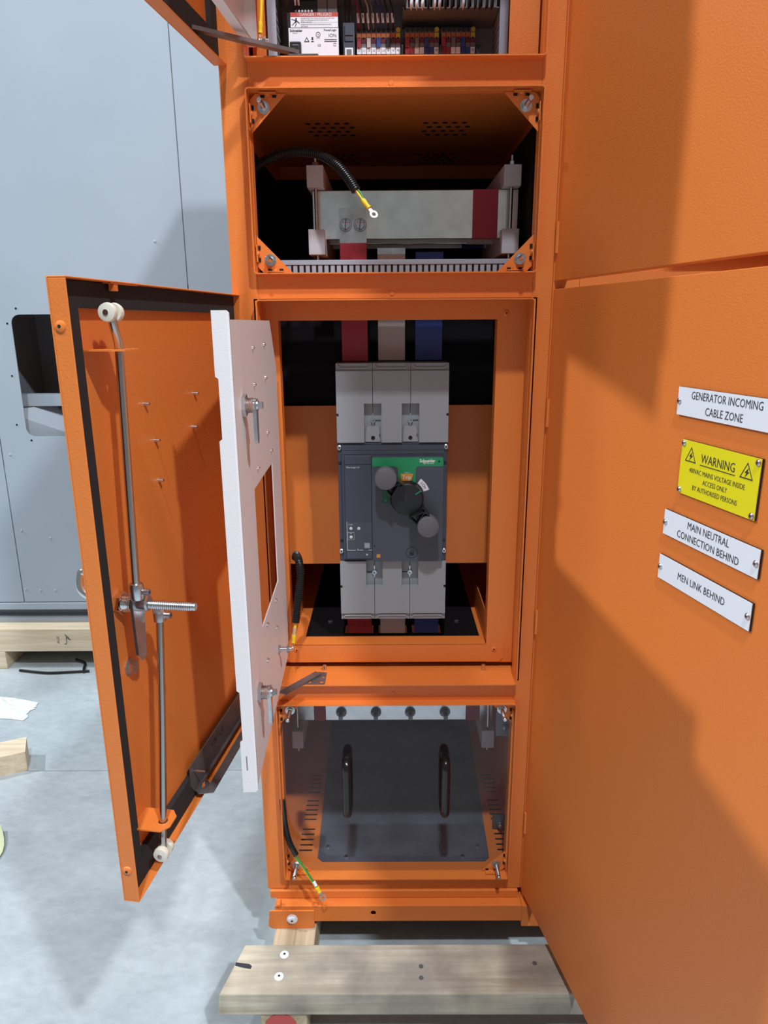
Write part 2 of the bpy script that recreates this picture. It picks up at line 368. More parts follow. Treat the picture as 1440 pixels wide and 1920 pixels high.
# loose things on the floor at the left
tag(G().plate([(-1.25, 0.57), (-0.945, 0.705), (-0.985, 0.795), (-1.29, 0.66)], [], 'xy', 0.0, 0.072).build('timber_offcut', WOOD_NEW, bevel=0.006, smooth=False), 'pine offcut lying loose on the concrete at the left edge', 'timber')
g = G(); n = 10; vs = []
for i in range(n):
    t_ = i / (n - 1); w = 0.075 * math.sin(math.pi * (0.12 + 0.85 * t_)) + 0.008
    y = 0.20 + 0.21 * t_; x = -0.895 + 0.016 * math.sin(t_ * 3)
    z = 0.004 + 0.05 * (t_ - .4) ** 2
    for s in (-1, 1):
        for dz in (0, 0.0012): vs.append((x + s * w * 0.62 + 0.004, y, z + dz + (0.012 if s < 0 else 0)))
fs = []
for i in range(n - 1):
    a = i * 4; b = a + 4
    fs += [(a + 1, a + 3, b + 3, b + 1), (a, b, b + 2, a + 2), (a, a + 1, b + 1, b), (a + 2, b + 2, b + 3, a + 3)]
fs += [(0, 2, 3, 1), (n * 4 - 4, n * 4 - 3, n * 4 - 1, n * 4 - 2)]
tag(g.add(vs, fs).build('paper_scrap', PAPER), 'curled pale green paper scrap on the floor at the left edge', 'scrap')

# ------------------------------------------------------------------ timbers under the orange cabinet
ZB = 0.0915
for x0, x1, lab in ((0.0195, 0.116, 'pine bearer under the left foot of the orange cabinet'), (0.74, 0.83, 'pine bearer under the right hand cabinet, behind its door')):
    b = tag(G().box(x0, x1, -0.243, 0.62, 0.0, ZB).build('timber_bearer', WOOD_BEAR, bevel=0.003, smooth=False), lab, 'timber')
    if x0 < 0.1:
        plab(G().plate(disc(0.062, 0.055, 0.034, 14), [], 'xz', -0.2445, -0.2430).build('paint_mark', REDPAINT, b), 'red spray paint on the bearer end')
pk = tag(G().add([(-0.0673, -0.2488, ZB), (0.95, -0.251, ZB), (0.95, -0.125, ZB), (-0.037, -0.125, ZB), (-0.0615, -0.2455, ZB + 0.052), (0.95, -0.2455, ZB + 0.052), (0.95, -0.127, ZB + 0.052), (-0.0305, -0.127, ZB + 0.052)],
              [(0, 3, 2, 1), (4, 5, 6, 7), (0, 1, 5, 4), (1, 2, 6, 5), (2, 3, 7, 6), (3, 0, 4, 7)]).build('timber_plank', WOOD_OLD, bevel=0.003, smooth=False),
         'weathered stained timber plank lying across in front of the orange cabinet', 'timber')
ZP = ZB + 0.052
for x, y in ((0.060, -0.153), (0.056, -0.206)):
    plab(G().lathe((x, y, ZP - .002), (0, 0, 1), [(0, 0.010), (0.003, 0.010), (0.0045, 0.008)], n=16).cyl((x, y, ZP + .002), (x, y, ZP + .0028), 0.003, n=6, mi=1).build('screw_head', [SIGNW, INK], pk), 'zinc screw head')
for x, y in ((0.356, -0.1825), (0.355, -0.2095), (0.60, -0.176)):
    plab(G().lathe((x, y, ZP - .002), (0, 0, 1), [(0, 0.006), (0.0026, 0.005)], n=10).build('nail_hole', DKSTEEL, pk), 'dark old nail hole')
g = G().plate([(-0.042, -0.172), (-0.012, -0.176), (-0.006, -0.181), (-0.008, -0.188), (-0.028, -0.184), (-0.042, -0.180)], [], 'xy', ZP - .001, ZP + .0006)
plab(g.build('pen_mark', INK, pk), 'short black marker stroke')

# ------------------------------------------------------------------ orange switchboard cabinet
W, D, ZTOP = 0.60, 0.70, 2.62
XL, XR = 0.047, 0.565                    # lip edges of the openings
cab = thing('switchboard_cabinet', 'tall orange switchboard cabinet with its compartment doors hanging open', 'cabinet', (0.3, 0.35, ZB))
INV = Matrix.Translation((0.3, 0.35, ZB)).inverted()
def cp(g, name, mat=None, **k):
    k.setdefault('smooth', False)
    o = g.build(name, mat or ORANGE, cab, **k); o.matrix_parent_inverse = INV; return o
Z2T, Z2B, Z3T, Z3B, Z4T, Z4B, ZFB, Z1B = 1.8645, 1.559, 1.5143, 0.719, 0.6733, 0.2155, 0.1732, 1.911
FT = 0.002
# front frame: stiles and rails (face at Y=0)
cp(G().box(0, XL + .003, 0, .03, ZFB, ZTOP), 'left_stile', bevel=0.002)
cp(G().box(XR - .003, W, 0, .03, ZFB, ZTOP), 'right_stile', bevel=0.002)
for z0, z1 in ((Z2T - .003, Z1B + .001), (Z3T - .003, Z2B + .001), (Z4T - .003, Z3B + .001), (ZFB, Z4B + .001), (2.397, ZTOP)):
    cp(G().box(XL + .003, XR - .003, 0.0, .012, z0, z1), 'cross_rail')
for x, z in ((0.2993, 1.8746), (0.300, 1.5245), (0.300, 0.690)):
    cp(G().lathe((x, 0.0, z), (0, -1, 0), [(0, .0048), (.001, .0042)], n=14), 'rail_plug')
def lip(z0, z1, xl=XL, xr=XR, yin=0.02):
    w = .0022
    g = G().plate(rrect(xl, xr, z0, z1, .006, 3), [rrect(xl + w, xr - w, z0 + w, z1 - w, .004, 3)], 'xz', -.02, yin)
    return cp(g, 'opening_lip', bevel=0.0006)
lip(Z1B - .002, 2.40); lip(Z2B, Z2T); lip(Z3B, Z3T, yin=.0); lip(Z4B, Z4T, .0445, .5675)
# shell
cp(G().box(0, .002, .03, D, ZFB, ZTOP), 'side_panel'); cp(G().box(W - .002, W, .03, D, ZFB, ZTOP), 'side_panel')
cp(G().box(.002, W - .002, D - .002, D, ZFB, ZTOP), 'back_panel')
cp(G().box(0, W, 0, D, ZTOP, ZTOP + .002), 'roof_panel')
# shelf between the control compartment and the busbar chamber, with vent perforations
cp(G().box(.002, W - .002, .012, D - .002, 1.880, 1.882), 'shelf_panel')
for x0, y0 in ((0.125, 0.275), (0.375, 0.275), (0.125, 0.565), (0.375, 0.565)):
    g = G()
    for r in range(4):
        for c in range(5 if r % 2 else 5):
            x = x0 + c * 0.0205 + (0.01 if r % 2 else 0); y = y0 + r * 0.032
            g.cyl((x, y, 1.8790), (x, y, 1.8799), 0.0062, n=6, caps=True)
    o = cp(g, 'vent_holes', HOLE); o['kind'] = 'stuff'
cp(G().box(.04, .56, .012, .10, 1.545, 1.548), 'shelf_panel')
# compartment three: return walls, inner frame, ledge
cp(G().box(.510, .5628, .050, .052, 1.905, 2.398), 'return_panel'); cp(G().box(.049, .0735, .075, .077, 1.905, 2.398), 'return_panel')
cp(G().box(.040, .0425, 0, .062, Z3B, Z3T).box(.5700, .5725, 0, .062, Z3B, Z3T).box(.04, .5725, 0, .062, Z3T - .001, Z3T + .0015), 'return_wall')
cp(G().box(.0425, .570, .0002, .10, .7185, .7210), 'bottom_ledge')
FY = .06
cp(G().box(.0425, .5700, FY, FY + .002, 1.4765, 1.5125), 'inner_frame_top')
cp(G().box(.0425, .0755, FY, FY + .002, .735, 1.4765).box(.0735, .0755, FY + .002, FY + .03, .78, 1.4765), 'inner_frame_left')
cp(G().box(.5085, .5700, FY, FY + .002, .733, 1.4765).box(.5085, .5105, FY + .002, FY + .03, .78, 1.4765), 'inner_frame_right')
cp(G().plate([(.0600, .745), (.0690, .7355), (.5380, .7355), (.5470, .745), (.5470, .7785), (.06, .7785)], [], 'xz', FY - .0022, FY - .0002)
   .box(.0765, .5075, FY - .0022, FY + .04, .7768, .779), 'inner_frame_bottom', bevel=0.0006)
for x, z in ((.5258, .7659), (.5257, 1.4883), (.085, .7659)):
    cp(G().lathe((x, FY - .0022 if z < 1 else FY, z), (0, -1, 0), [(0, .0062), (.0012, .0058), (.002, .004)], n=16).cyl((x, FY - .0043 if z < 1 else FY - .0021, z), (x, FY - .0046 if z < 1 else FY - .0024, z), .0018, n=6, mi=1), 'frame_rivet', [ORANGE, HOLE], smooth=True)
# mounting plate behind the breaker, lower shelf with black sheet
cp(G().box(.03, .57, .203, .206, .919, 1.2925), 'mounting_plate')
cp(G().plate([(.003, .10), (.108, .10), (.100, .165), (.118, .225), (.118, .69), (.003, .69)], [], 'xy', .767, .7695), 'shelf_strip')
cp(G().plate([(.597, .10), (.495, .10), (.495, .225), (.495, .69), (.597, .69)], [], 'xy', .767, .7695), 'shelf_strip')
cp(G().plate([(.510, .10), (.510, .30), (.512, .30), (.512, .10)], [], 'xy', .7695, .84), 'shelf_upstand')
cp(G().plate([(.072, .10), (.072, .30), (.074, .30), (.074, .10)], [], 'xy', .7695, .83), 'shelf_upstand')
cp(G().plate(rect(.100, .500, .10, .69), [rect(.188, .255, .13, .18), rect(.267, .334, .13, .18), rect(.346, .413, .13, .18)], 'xy', .770, .7725), 'insulation_and_shade_sheet', BARRIER)  # sheet and shelf strips carried to the back to block light from below
for x in (.150, .455):
    cp(G().lathe((x, .19, .7725), (0, 0, 1), [(0, .006), (.004, .006)], n=6), 'sheet_screw', DKSTEEL)
# ledge screws
for x, y in ((.5018, .0467), (.1473, .0475)):
    cp(G().cyl((x, y, .7212), (x, y, .733), .0042, n=12), 'ledge_screw', STEEL, smooth=True)
# compartment four: floor with slots and gland plate, divider
slots = []
for side, xa in ((0, .066), (1, .556)):
    for k in range(17):
        y = .075 + k * .0185
        if k in (5, 11): continue
        slots.append(rrect(xa, xa + .034, y, y + .007, .0034, 3))
cp(G().plate(rect(.002, W - .002, .012, D - .002), slots, 'xy', .2125, .2145), 'floor_panel')
cp(G().box(.002, W - .002, .012, D - .002, .20, .2005), 'slot_shade_sheet', HOLE)  # black sheet standing in for the darkness below the floor slots
gp = cp(G().plate([(.128, .038), (.520, .038), (.532, .050), (.548, .66), (.106, .66), (.116, .050)], [], 'xy', .2147, .2175), 'gland_plate', FLOORPLATE, bevel=0.0005)
for x, y in ((.138, .085), (.508, .085), (.185, .052), (.468, .052), (.131, .40), (.528, .40)):
    o = G().lathe((x, y, .2175), (0, 0, 1), [(0, .0048), (.0025, .0045), (.0035, .002)], n=12).build('plate_screw', STEEL, gp); 
cp(G().box(.002, W - .002, .012, .05, .66, .6625), 'divider_panel')
# base frame
cp(G().box(.006, .594, -.006, .02, .1512, .1722).box(.006, .594, .02, D, .160, .1722), 'base_frame', bevel=0.002)
cp(G().plate(rect(.020, .5998, .1084, .1505), [disc(.2513, .1312, .0068, 16)], 'xz', -.030, -.027).box(.020, .5998, -.027, .03, .148, .1505).box(.02, .5998, -.027, .02, .1084, .111), 'base_channel', bevel=0.0012)
br = cp(G().plate([(.012, .0915), (.105, .0915), (.1125, .099), (.1125, .1085), (.1125, .1415), (.008, .1415), (.004, .099)], [], 'xz', -.0345, -.0305).box(.010, .1125, -.0305, .03, .0915, .0945), 'foot_bracket', bevel=0.0012)
plab(G().lathe((.0605, -.0345, .1195), (0, -1, 0), [(0, .0125), (.0018, .0125), (.0018, .0090), (.0060, .0086), (.0068, .0070)], n=20).cyl((.0605, -.0413, .1195), (.0605, -.0416, .1195), .0028, n=6, mi=1).build('foot_bolt', [SIGNW, INK], br), 'zinc button head bolt')
cp(G().lathe((.030, -.030, .1580), (0, -1, 0), [(-.01, .006), (.004, .0055), (.006, .003)], n=14), 'base_screw', smooth=True)
cp(G().box(.03, .57, .05, .55, .120, .160), 'base_shade_block', HOLE)  # black block standing in for the shade under the base

# corner brackets with studs
def bracket(cx, cz, sx, sz, yb, leg=.066, studlen=.044, sdx=.026, sdz=.024):
    X = lambda a: cx + sx * a; Zz = lambda a: cz + sz * a
    pts = [(X(.012), Zz(.002)), (X(leg), Zz(.002)), (X(.002), Zz(leg)), (X(.002), Zz(.012))]
    g = G().plate(pts if sx * sz > 0 else pts[::-1], [], 'xz', yb, yb + .002)
    g.box(X(.020), X(.050), yb - .012, yb, Zz(.0022), Zz(.0042)); g.box(X(.0022), X(.0042), yb - .012, yb, Zz(.020), Zz(.050))
    g.lathe((X(.035), yb - .006, Zz(.0042)), (0, 0, sz), [(0, .0045), (.0022, .0042), (.0034, .002)], n=10)
    g.lathe((X(.0042), yb - .006, Zz(.035)), (sx, 0, 0), [(0, .0045), (.0022, .0042), (.0034, .002)], n=10)
    b = cp(g, 'corner_bracket', ORANGE)
    for u0, u1 in ((.021, .028), (.042, .049)):
        G().box(X(u0), X(u1), yb - .0016, yb - .0001, Zz(.0044), Zz(.0085)).build('slot', HOLE, b, smooth=False)
        G().box(X(.0044), X(.0085), yb - .0016, yb - .0001, Zz(u0), Zz(u1)).build('slot', HOLE, b, smooth=False)
    bx, bz = X(sdx), Zz(sdz)
    s = G().cyl((bx, yb, bz), (bx, yb - .0015, bz), .0105, n=20).cyl((bx, yb - .0015, bz), (bx, yb - .0075, bz), .0082, n=6)
    prof = [(.0, .0042)]
    for k in range(14): prof += [(.008 + k * (studlen - .012) / 14, .0046), (.0089 + k * (studlen - .012) / 14, .0041)]
    prof += [(studlen - .001, .0042), (studlen, .0034)]
    s.lathe((bx, yb, bz), (0, -1, 0), prof, n=12)
    plab(s.build('stud', STEEL, b), 'zinc plated threaded stud with nut and washer')
for cx, sx in ((XL + .002, 1), (XR - .002, -1)):
    bracket(cx, Z2T - .002, sx, -1, .004, studlen=.048); bracket(cx, Z2B + .002, sx, 1, .004, studlen=.040)
for cx, sx in ((.0465, 1), (.5655, -1)):
    bracket(cx, Z4T - .002, sx, -1, .004, leg=.058, sdx=.026, sdz=.024); bracket(cx, Z4B + .002, sx, 1, .004, leg=.058, sdx=.024, sdz=.020)

# ---- main door (opened to the left)
def door_object(xi, yi, a):
    return (xi, yi, 0.0), math.atan2(-math.cos(a), -math.sin(a))
DLOC, DROT = door_object(0.0152, 0.0, 0.1383)
DW, DT, DZ0, DZ1 = 0.5697, 0.0235, 0.6847, 1.5238
def tray(w, t, z0, z1, th=.002):
    return (G().box(0, w, -t, -t + th, z0, z1).box(0, w, -t + th, 0, z1 - th, z1).box(0, w, -t + th, 0, z0, z0 + th)
            .box(w - th, w, -t + th, 0, z0 + th, z1 - th).box(0, th, -t + th, 0, z0 + th, z1 - th))
def placed(o, loc, rot):
    o.matrix_parent_inverse = INV; o.location = loc; o.rotation_euler = (0, 0, rot); return o
door = placed(tray(DW, DT, DZ0, DZ1).build('door', ORANGE, cab, smooth=False, bevel=.0012), DLOC, DROT)
plab(door, 'orange breaker compartment door swung open to the left')
FYD = -DT + .002
def dp(g, name, mat, **k): return g.build(name, mat, door, **k)
dp(G().plate(rect(.003, DW - .003, DZ0 + .003, DZ1 - .003), [rect(.030, DW - .040, .731, 1.4905)], 'xz', FYD, FYD + .009), 'gasket', FOAM, smooth=False)
for s, z in ((.3735, 1.3619), (.3512, 1.3061), (.1968, 1.360), (.2117, 1.3059), (.3511, 1.2455)):
    dp(G().lathe((s, FYD, z), (0, 1, 0), [(0, .0032), (.003, .0028), (.008, .0022)], n=10), 'panel_stud', STEEL)
dp(G().lathe((.4906, FYD, 1.0088), (0, 1, 0), [(0, .0125), (.0015, .0125)], n=16).cyl((.4906, FYD, 1.0088), (.4906, FYD + .010, 1.0088), .0098, n=6), 'hex_bolt', STEEL, smooth=False)
for z in (1.4698, .7378):
    dp(G().lathe((DW, -.0122, z), (1, 0, 0), [(0, .0068), (.0018, .006), (.003, .0035)], n=18).cyl((DW + .003, -.0122, z), (DW + .0033, -.0122, z), .0020, n=8, mi=1), 'edge_rivet', [ORANGE, HOLE])
# rods and rollers
def roller(c, ax=.007):
    g = G()
    for s in (-1, 1):
        g.lathe((c[0] + s * .0035, c[1], c[2]), (s, 0, 0), [(0, .0105), (.0045, .0115), (.0085, .0105), (.0095, .006)], n=24)
        g.lathe((c[0] + s * .0035, c[1], c[2]), (s, 0, 0), [(.0, .004), (.0105, .0035)], n=12, mi=1)
    return g
dp(G().tube([(.502, .013, 1.4845), (.500, .013, 1.470), (.4925, .013, 1.447), (.494, .013, 1.42), (.503, .013, 1.28), (.5115, .013, 1.141)], .0052, n=14, sub=5), 'locking_rod', RODSTEEL)
dp(G().tube([(.4625, .017, 1.080), (.485, .017, .93), (.512, .017, .779), (.518, .017, .752), (.519, .017, .732)], .0052, n=14, sub=5), 'locking_rod', RODSTEEL)
plab(dp(roller((.502, .013, 1.4855)), 'rod_roller', [NYLON, STEEL]), 'pair of ivory nylon wheels')
plab(dp(roller((.519, .017, .7315)), 'rod_roller', [NYLON, STEEL]), 'pair of ivory nylon wheels')
def guide(z, s0, s1, y1, hs, hy):
    return dp(G().plate([(s0, FYD), (s0, y1 - .010), (s0 + .012, y1), (s1 - .012, y1), (s1, y1 - .010), (s1, FYD)], [disc(hs, hy, .0068, 14)], 'xy', z - .001, z + .001), 'rod_guide', ORANGE, smooth=False)
guide(1.4415, .466, .525, .031, .4935, .013); guide(.7755, .488, .534, .032, .5125, .017)
# lock and clamp
LS, LZ = .5007, 1.109
lock = dp(G().cyl((LS, FYD, LZ), (LS, FYD + .009, LZ), .0165, n=6).lathe((LS, FYD + .009, LZ), (0, 1, 0), [(0, .0115)] + [q for k in range(6) for q in ((.001 + k * .0022, .0118), (.0020 + k * .0022, .0108))] + [(.016, .011)], n=20), 'cam_lock', CHROME)
LY = FYD + .025
dp(G().plate([(.470, LZ + .010), (.485, LZ - .012), (.493, LZ - .080), (.504, LZ - .082), (.513, LZ - .070), (.516, LZ + .012), (.505, LZ + .018)], [], 'xz', LY, LY + .004), 'cam_plate', STEEL, smooth=False, bevel=.001)
dp(G().lathe((.5115, .013, LZ + .012), (0, 0, 1), [(0, .0085), (.002, .0095), (.018, .0095), (.0215, .0085), (.0225, .006)], n=18)
   .cyl((.5115, .022, LZ + .022), (.5115, .031, LZ + .022), .0048, n=12).cyl((.5115, .0310, LZ + .022), (.5115, .0313, LZ + .022), .0024, n=6, mi=1)
   .lathe((LS, LY + .004, LZ + .002), (0, 1, 0), [(0, .012), (.014, .0115), (.016, .0095)], n=18), 'rod_clamp', [STEEL, INK])
dp(G().lathe((.4635, .017, LZ - .040), (0, 0, 1), [(0, .0085), (.015, .0088), (.018, .007)], n=18).cyl((.4635, .024, LZ - .031), (.4635, .034, LZ - .031), .0050, n=12)
   .cyl((.4635, .034, LZ - .031), (.4635, .0343, LZ - .031), .0026, n=6, mi=1).cyl((.4665, .012, LZ - .024), (.4665, .022, LZ - .024), .006, n=10), 'rod_clamp', [STEEL, INK])
prof = []
for k in range(22): prof += [(.018 + k * .0029, .0062), (.0195 + k * .0029, .0055)]
dp(G().lathe((LS, LY, LZ), (0, 1, 0), [(.0, .006)] + prof + [(.0835, .0058), (.085, .005)], n=16), 'threaded_shaft', STEEL)
plab(dp(G().cyl((LS, -DT, LZ), (LS, -DT - .022, LZ + .010), .010, .008, n=18).tube([(LS - .006, -DT - .020, LZ + .040), (LS - .006, -DT - .046, LZ + .040), (LS - .004, -DT - .050, LZ + .034), (LS + .002, -DT - .048, LZ + .020), (LS + .004, -DT - .040, LZ + .012), (LS + .004, -DT - .022, LZ + .004), (LS - .004, -DT - .020, LZ + .014), (LS - .006, -DT - .020, LZ + .036)], .0058, n=12, sub=6), 'outer_handle', CHROME), 'chrome swing handle on the outside')
# door stay channel along the bottom
g = G().plate([(.075, DZ0 + .014), (.345, DZ0 + .014), (.356, DZ0 + .030), (.356, DZ0 + .068), (.075, DZ0 + .068)], [], 'xz', FYD + .009, FYD + .011)
g.plate([(.075, FYD + .011), (.345, FYD + .011), (.352, FYD + .020), (.345, FYD + .044), (.075, FYD + .044)], [rrect(.080, .338, FYD + .016, FYD + .029, .005, 4)], 'xy', DZ0 + .014, DZ0 + .016)
g.text('VIRTUE', .018, (.235, FYD + .0113, DZ0 + .050), (-1, 0, 0), (0, 0, 1), mi=1)
plab(dp(g, 'stay_channel', [DKSTEEL, INK], smooth=False), 'dark slotted steel stay channel lettered VIRTUE')
dp(G().cyl((.345, FYD + .011, DZ0 + .055), (.345, FYD + .032, DZ0 + .055), .0016, n=8), 'stay_pin', STEEL)
dp(G().plate([(.300, -.0205), (.330, -.0205), (.330, -.006), (.322, .001), (.308, .001), (.300, -.006)], [], 'xy', DZ0 + .002, DZ0 + .0035).cyl((.316, -.010, DZ0 + .003), (.316, -.010, DZ0 + .012), .0045, n=12, mi=1), 'striker_tab', [DKSTEEL, ORANGE], smooth=False)
dp(G().box(.40, .47, -.012, -.001, DZ1 - .0032, DZ1 - .0021).box(.452, .462, -.009, -.002, DZ1 - .012, DZ1 - .003), 'top_catch', ORANGE, smooth=False)

# ---- white inner door
WLOC, WROT = door_object(0.0703, 0.03, -0.029)
WWD, WT, WZ0, WZ1 = .4554, .0225, .7705, 1.4767
fpts = [(.015, WZ0), (WWD - .004, WZ0), (WWD - .004, WZ1), (.055, WZ1), (-.012, 1.389), (-.012, .80)]
wd = G().plate(fpts, [rect(.1075, .328, .9815, 1.2195)], 'xz', -.002, 0)
fl_pts = [(-.0005 - WT, .7605), (-.003, .7605), (-.003, 1.4885), (-.0005 - WT, 1.4885), (-.0005 - WT, 1.4035), (-.019, 1.4005), (-.019, 1.3195), (-.0005 - WT, 1.3165), (-.0005 - WT, .9375), (-.019, .9345), (-.019, .8525), (-.0005 - WT, .8495)]
wd.plate(fl_pts, [], 'yz', WWD - .003, WWD)
wd.plate([(-.003, 1.4885), (-.003, .7605), (.0, .764), (.0, 1.485)], [], 'yz', WWD - .006, WWD - .0015)
wd.box(.015, WWD - .003, -WT, -.002, WZ0, WZ0 + .002).box(.055, WWD - .003, -WT, -.002, WZ1 - .002, WZ1)
wdo = placed(wd.build('inner_door', WHITE, cab, smooth=False, bevel=.0018), WLOC, WROT)
wdo.rotation_euler = (0.0, 0.0, WROT)
plab(wdo, 'white inner escutcheon door with rectangular breaker cut-out')
def wp(g, name, mat, **k): return g.build(name, mat, wdo, **k)
for s, z in ((.2742, 1.4349), (.1481, 1.4361), (.2781, 1.3782), (.1487, 1.3794), (.1565, 1.2831), (.1194, 1.2447), (.2861, 1.2454), (.1619, .9639), (.2802, .9678), (.166, .9097), (.2957, .9075), (.30, 1.300)):
    wp(G().lathe((s, 0, z), (0, 1, 0), [(0, .0034), (.002, .0030), (.004, .0018)], n=10), 'panel_stud', CHROME)
for s, z in ((.3904, 1.358), (.400, .9035)):
    lk = wp(G().cyl((s, 0, z), (s, .006, z), .0165, n=6).lathe((s, .006, z), (0, 1, 0), [(0, .0105)] + [q for k in range(4) for q in ((.001 + k * .0026, .0110), (.0022 + k * .0026, .0102))] + [(.0125, .0105)], n=20)
            .lathe((s, .0125, z), (0, 1, 0), [(0, .009), (.003, .009)], n=16, mi=1).lathe((s, .0205, z), (0, 1, 0), [(0, .0075), (.002, .0075)], n=16).cyl((s, .0225, z), (s, .0290, z), .0052, n=6), 'cam_lock', [STEEL, BLACK])
    wp(G().plate([(s - .0085, z + .009), (s + .0085, z + .009), (s + .0095, z - .010), (s + .008, z - .050), (s + .004, z - .055), (s - .004, z - .055), (s - .008, z - .050), (s - .0095, z - .010)], [], 'xz', .0155, .0205), 'cam_lever', STEEL, smooth=False, bevel=.0012)
wp(G().cyl((.152, 0, .857), (.152, .004, .857), .0085, n=6).cyl((.152, .004, .857), (.152, .026, .857), .0042, n=12).cyl((.152, .017, .857), (.152, .022, .857), .0078, n=6), 'earth_stud', STEEL)
wp(G().box(.455, .4556, -.0155, -.0135, .80, .825), 'hinge_mark', GREYDK, smooth=False)
# friction stay of the white door
cp(G().add([(.060, -.052, .7225), (.075, -.062, .7225), (.142, .022, .7240), (.128, .032, .7240), (.060, -.052, .7255), (.075, -.062, .7255), (.142, .022, .727), (.128, .032, .727)],
           [(0, 3, 2, 1), (4, 5, 6, 7), (0, 1, 5, 4), (1, 2, 6, 5), (2, 3, 7, 6), (3, 0, 4, 7)]), 'stay_arm', DKSTEEL)
cp(G().plate([(.112, -.0175), (.150, -.0175), (.153, -.0145), (.153, .034), (.130, .036), (.124, .026), (.108, -.005)], [disc(.119, -.0085, .0048, 12), disc(.1455, -.0085, .0048, 12), disc(.1475, .013, .0040, 12)], 'xy', .7213, .7232), 'stay_base', DKSTEEL)

# ---- upper compartment door, clear inner door, stay
ULOC, UROT = door_object(0.0152, 0.0, 0.1383)
UW = .272  # door made narrower than its opening to shape its shadow on the right-hand door
up = placed(tray(UW, DT, 1.9035, 2.59).build('door', ORANGE, cab, smooth=False, bevel=.0012), ULOC, UROT)
plab(up, 'orange control compartment door cut off by the top edge')
G().plate(rect(.003, UW - .003, 1.9065, 2.587), [rect(.030, UW - .03, 1.95, 2.56)], 'xz', FYD, FYD + .009).build('gasket', FOAM, up, smooth=False)
ci = placed(G().plate(rect(.0, .30, 1.935, 2.27), [], 'xz', -.003, 0).build('inner_door', CLEAR2, cab, smooth=False), *door_object(.0680, .012, .085))
plab(ci, 'hazy clear inner door of the control compartment')
G().box(.0, .012, -.020, -.003, 1.935, 2.27).box(.012, .30, -.02, -.003, 1.935, 1.938).build('inner_door_frame', WHITE, ci, smooth=False)
cp(G().add([(-.032, -.112, 1.919), (-.022, -.120, 1.919), (.142, -.004, 1.919), (.134, .008, 1.919), (-.032, -.112, 1.925), (-.022, -.120, 1.925), (.142, -.004, 1.925), (.134, .008, 1.925)],
           [(0, 3, 2, 1), (4, 5, 6, 7), (0, 1, 5, 4), (1, 2, 6, 5), (2, 3, 7, 6), (3, 0, 4, 7)]), 'stay_arm', DKSTEEL)
cp(G().box(.125, .175, -.015, .02, 1.9135, 1.9155), 'stay_base', DKSTEEL)

# ------------------------------------------------------------------ control compartment contents
cp(G().box(.03, .57, .300, .303, 1.885, 2.58), 'mounting_plate', INNERGREY)
def duct_v(x0, x1, lab):
    o = thing('cable_duct', lab, 'duct', (x0, .2, 1.883))
    iv = Matrix.Translation((x0, .2, 1.883)).inverted()
    b = G().box(x0, x1, .200, .206, 1.883, 2.29).build('cover', DUCT, o, smooth=False); b.matrix_parent_inverse = iv
    g = G()
    for k in range(30):
        z = 1.89 + k * .0132
        for x in (x0, x1 - .002): g.box(x, x + .002, .206, .297, z, z + .008)
    g.box(x0, x1, .297, .2995, 1.883, 2.29)
    s = g.build('slotted_wall', DUCT, o, smooth=False); s.matrix_parent_inverse = iv
duct_v(.0595, .0765, 'upright grey cable duct left of the white meter'); duct_v(.514, .531, 'upright grey cable duct right of the terminal blocks')
# meter
me_ = thing('power_meter', 'white power meter with red danger label in the top compartment', 'meter', (.148, .25, 1.883))
iv = Matrix.Translation((.148, .25, 1.883)).inverted()
def mp_(g, name, mat, **k):
    k.setdefault('smooth', False); o = g.build(name, mat, me_, **k); o.matrix_parent_inverse = iv; return o
mp_(G().box(.098, .1985, .205, .299, 1.883, 2.058), 'body', BLACK)
YM = .2035
mp_(G().box(.1000, .1980, YM, .205, 1.900, 2.0315), 'rating_label', SIGNW)
mp_(G().box(.1045, .1975, YM - .0004, YM, 2.0320, 2.0500, 0).box(.1045, .1975, YM - .0004, YM, 2.0500, 2.0580, 1).box(.124, .1975, YM - .0005, YM - .0003, 2.0405, 2.0408, 2).box(.1045, .1975, YM - .0005, YM - .0003, 2.0319, 2.0322, 2), 'danger_label', [SIGNW, DANGER, INK])
g = G()
X_, Z_ = (1, 0, 0), (0, 0, 1)
g.text('! DANGER / PELIGRO', .0072, (.152, YM - .0006, 2.0540), X_, Z_, mi=1)
for i, s in enumerate(('HAZARD OF ELECTRIC SHOCK, EXPLOSION, OR ARC FLASH', 'RIESGO DE DESCARGA ELECTRICA, EXPLOSION O', 'DESTELLO DE ARCO', "RISQUE D'ELECTROCUTION, D'EXPLOSION OU D'ARC", 'ELECTRIQUE')):
    g.text(s, .0030, (.1245, YM - .0006, 2.0478 - i * .0033 - (.0008 if i > 2 else 0)), X_, Z_, align='LEFT', xs=.82)
g.text('Schneider', .0062, (.1025, YM - .0003, 2.0268), X_, Z_, align='LEFT', bold=.0002); g.text('Electric', .0030, (.1085, YM - .0003, 2.0228), X_, Z_, align='LEFT')
g.text('PowerLogic', .0052, (.194, YM - .0003, 2.0275), X_, Z_, align='RIGHT', bold=.0001); g.text('ION', .0085, (.194, YM - .0003, 2.0180), X_, Z_, align='RIGHT')
for i in range(2): g.box(.170, .1945, YM - .0005, YM - .0002, 2.0108 - i * .0030, 2.0116 - i * .0030)
g.text('CE', .0058, (.1595, YM - .0003, 2.0010), X_, Z_)
g.plate(disc(.158, 2.0200, .0046, 18), [disc(.158, 2.0200, .0038, 18)], 'xz', YM - .0005, YM - .0002).text('UL', .0042, (.158, YM - .0003, 2.0200), X_, Z_).text('LISTED', .0024, (.158, YM - .0003, 2.0135), X_, Z_)
g.plate([(.1300, 2.0075), (.1405, 2.0075), (.13525, 2.0160)], [[(.1320, 2.0086), (.1385, 2.0086), (.13525, 2.0140)]], 'xz', YM - .0005, YM - .0002)
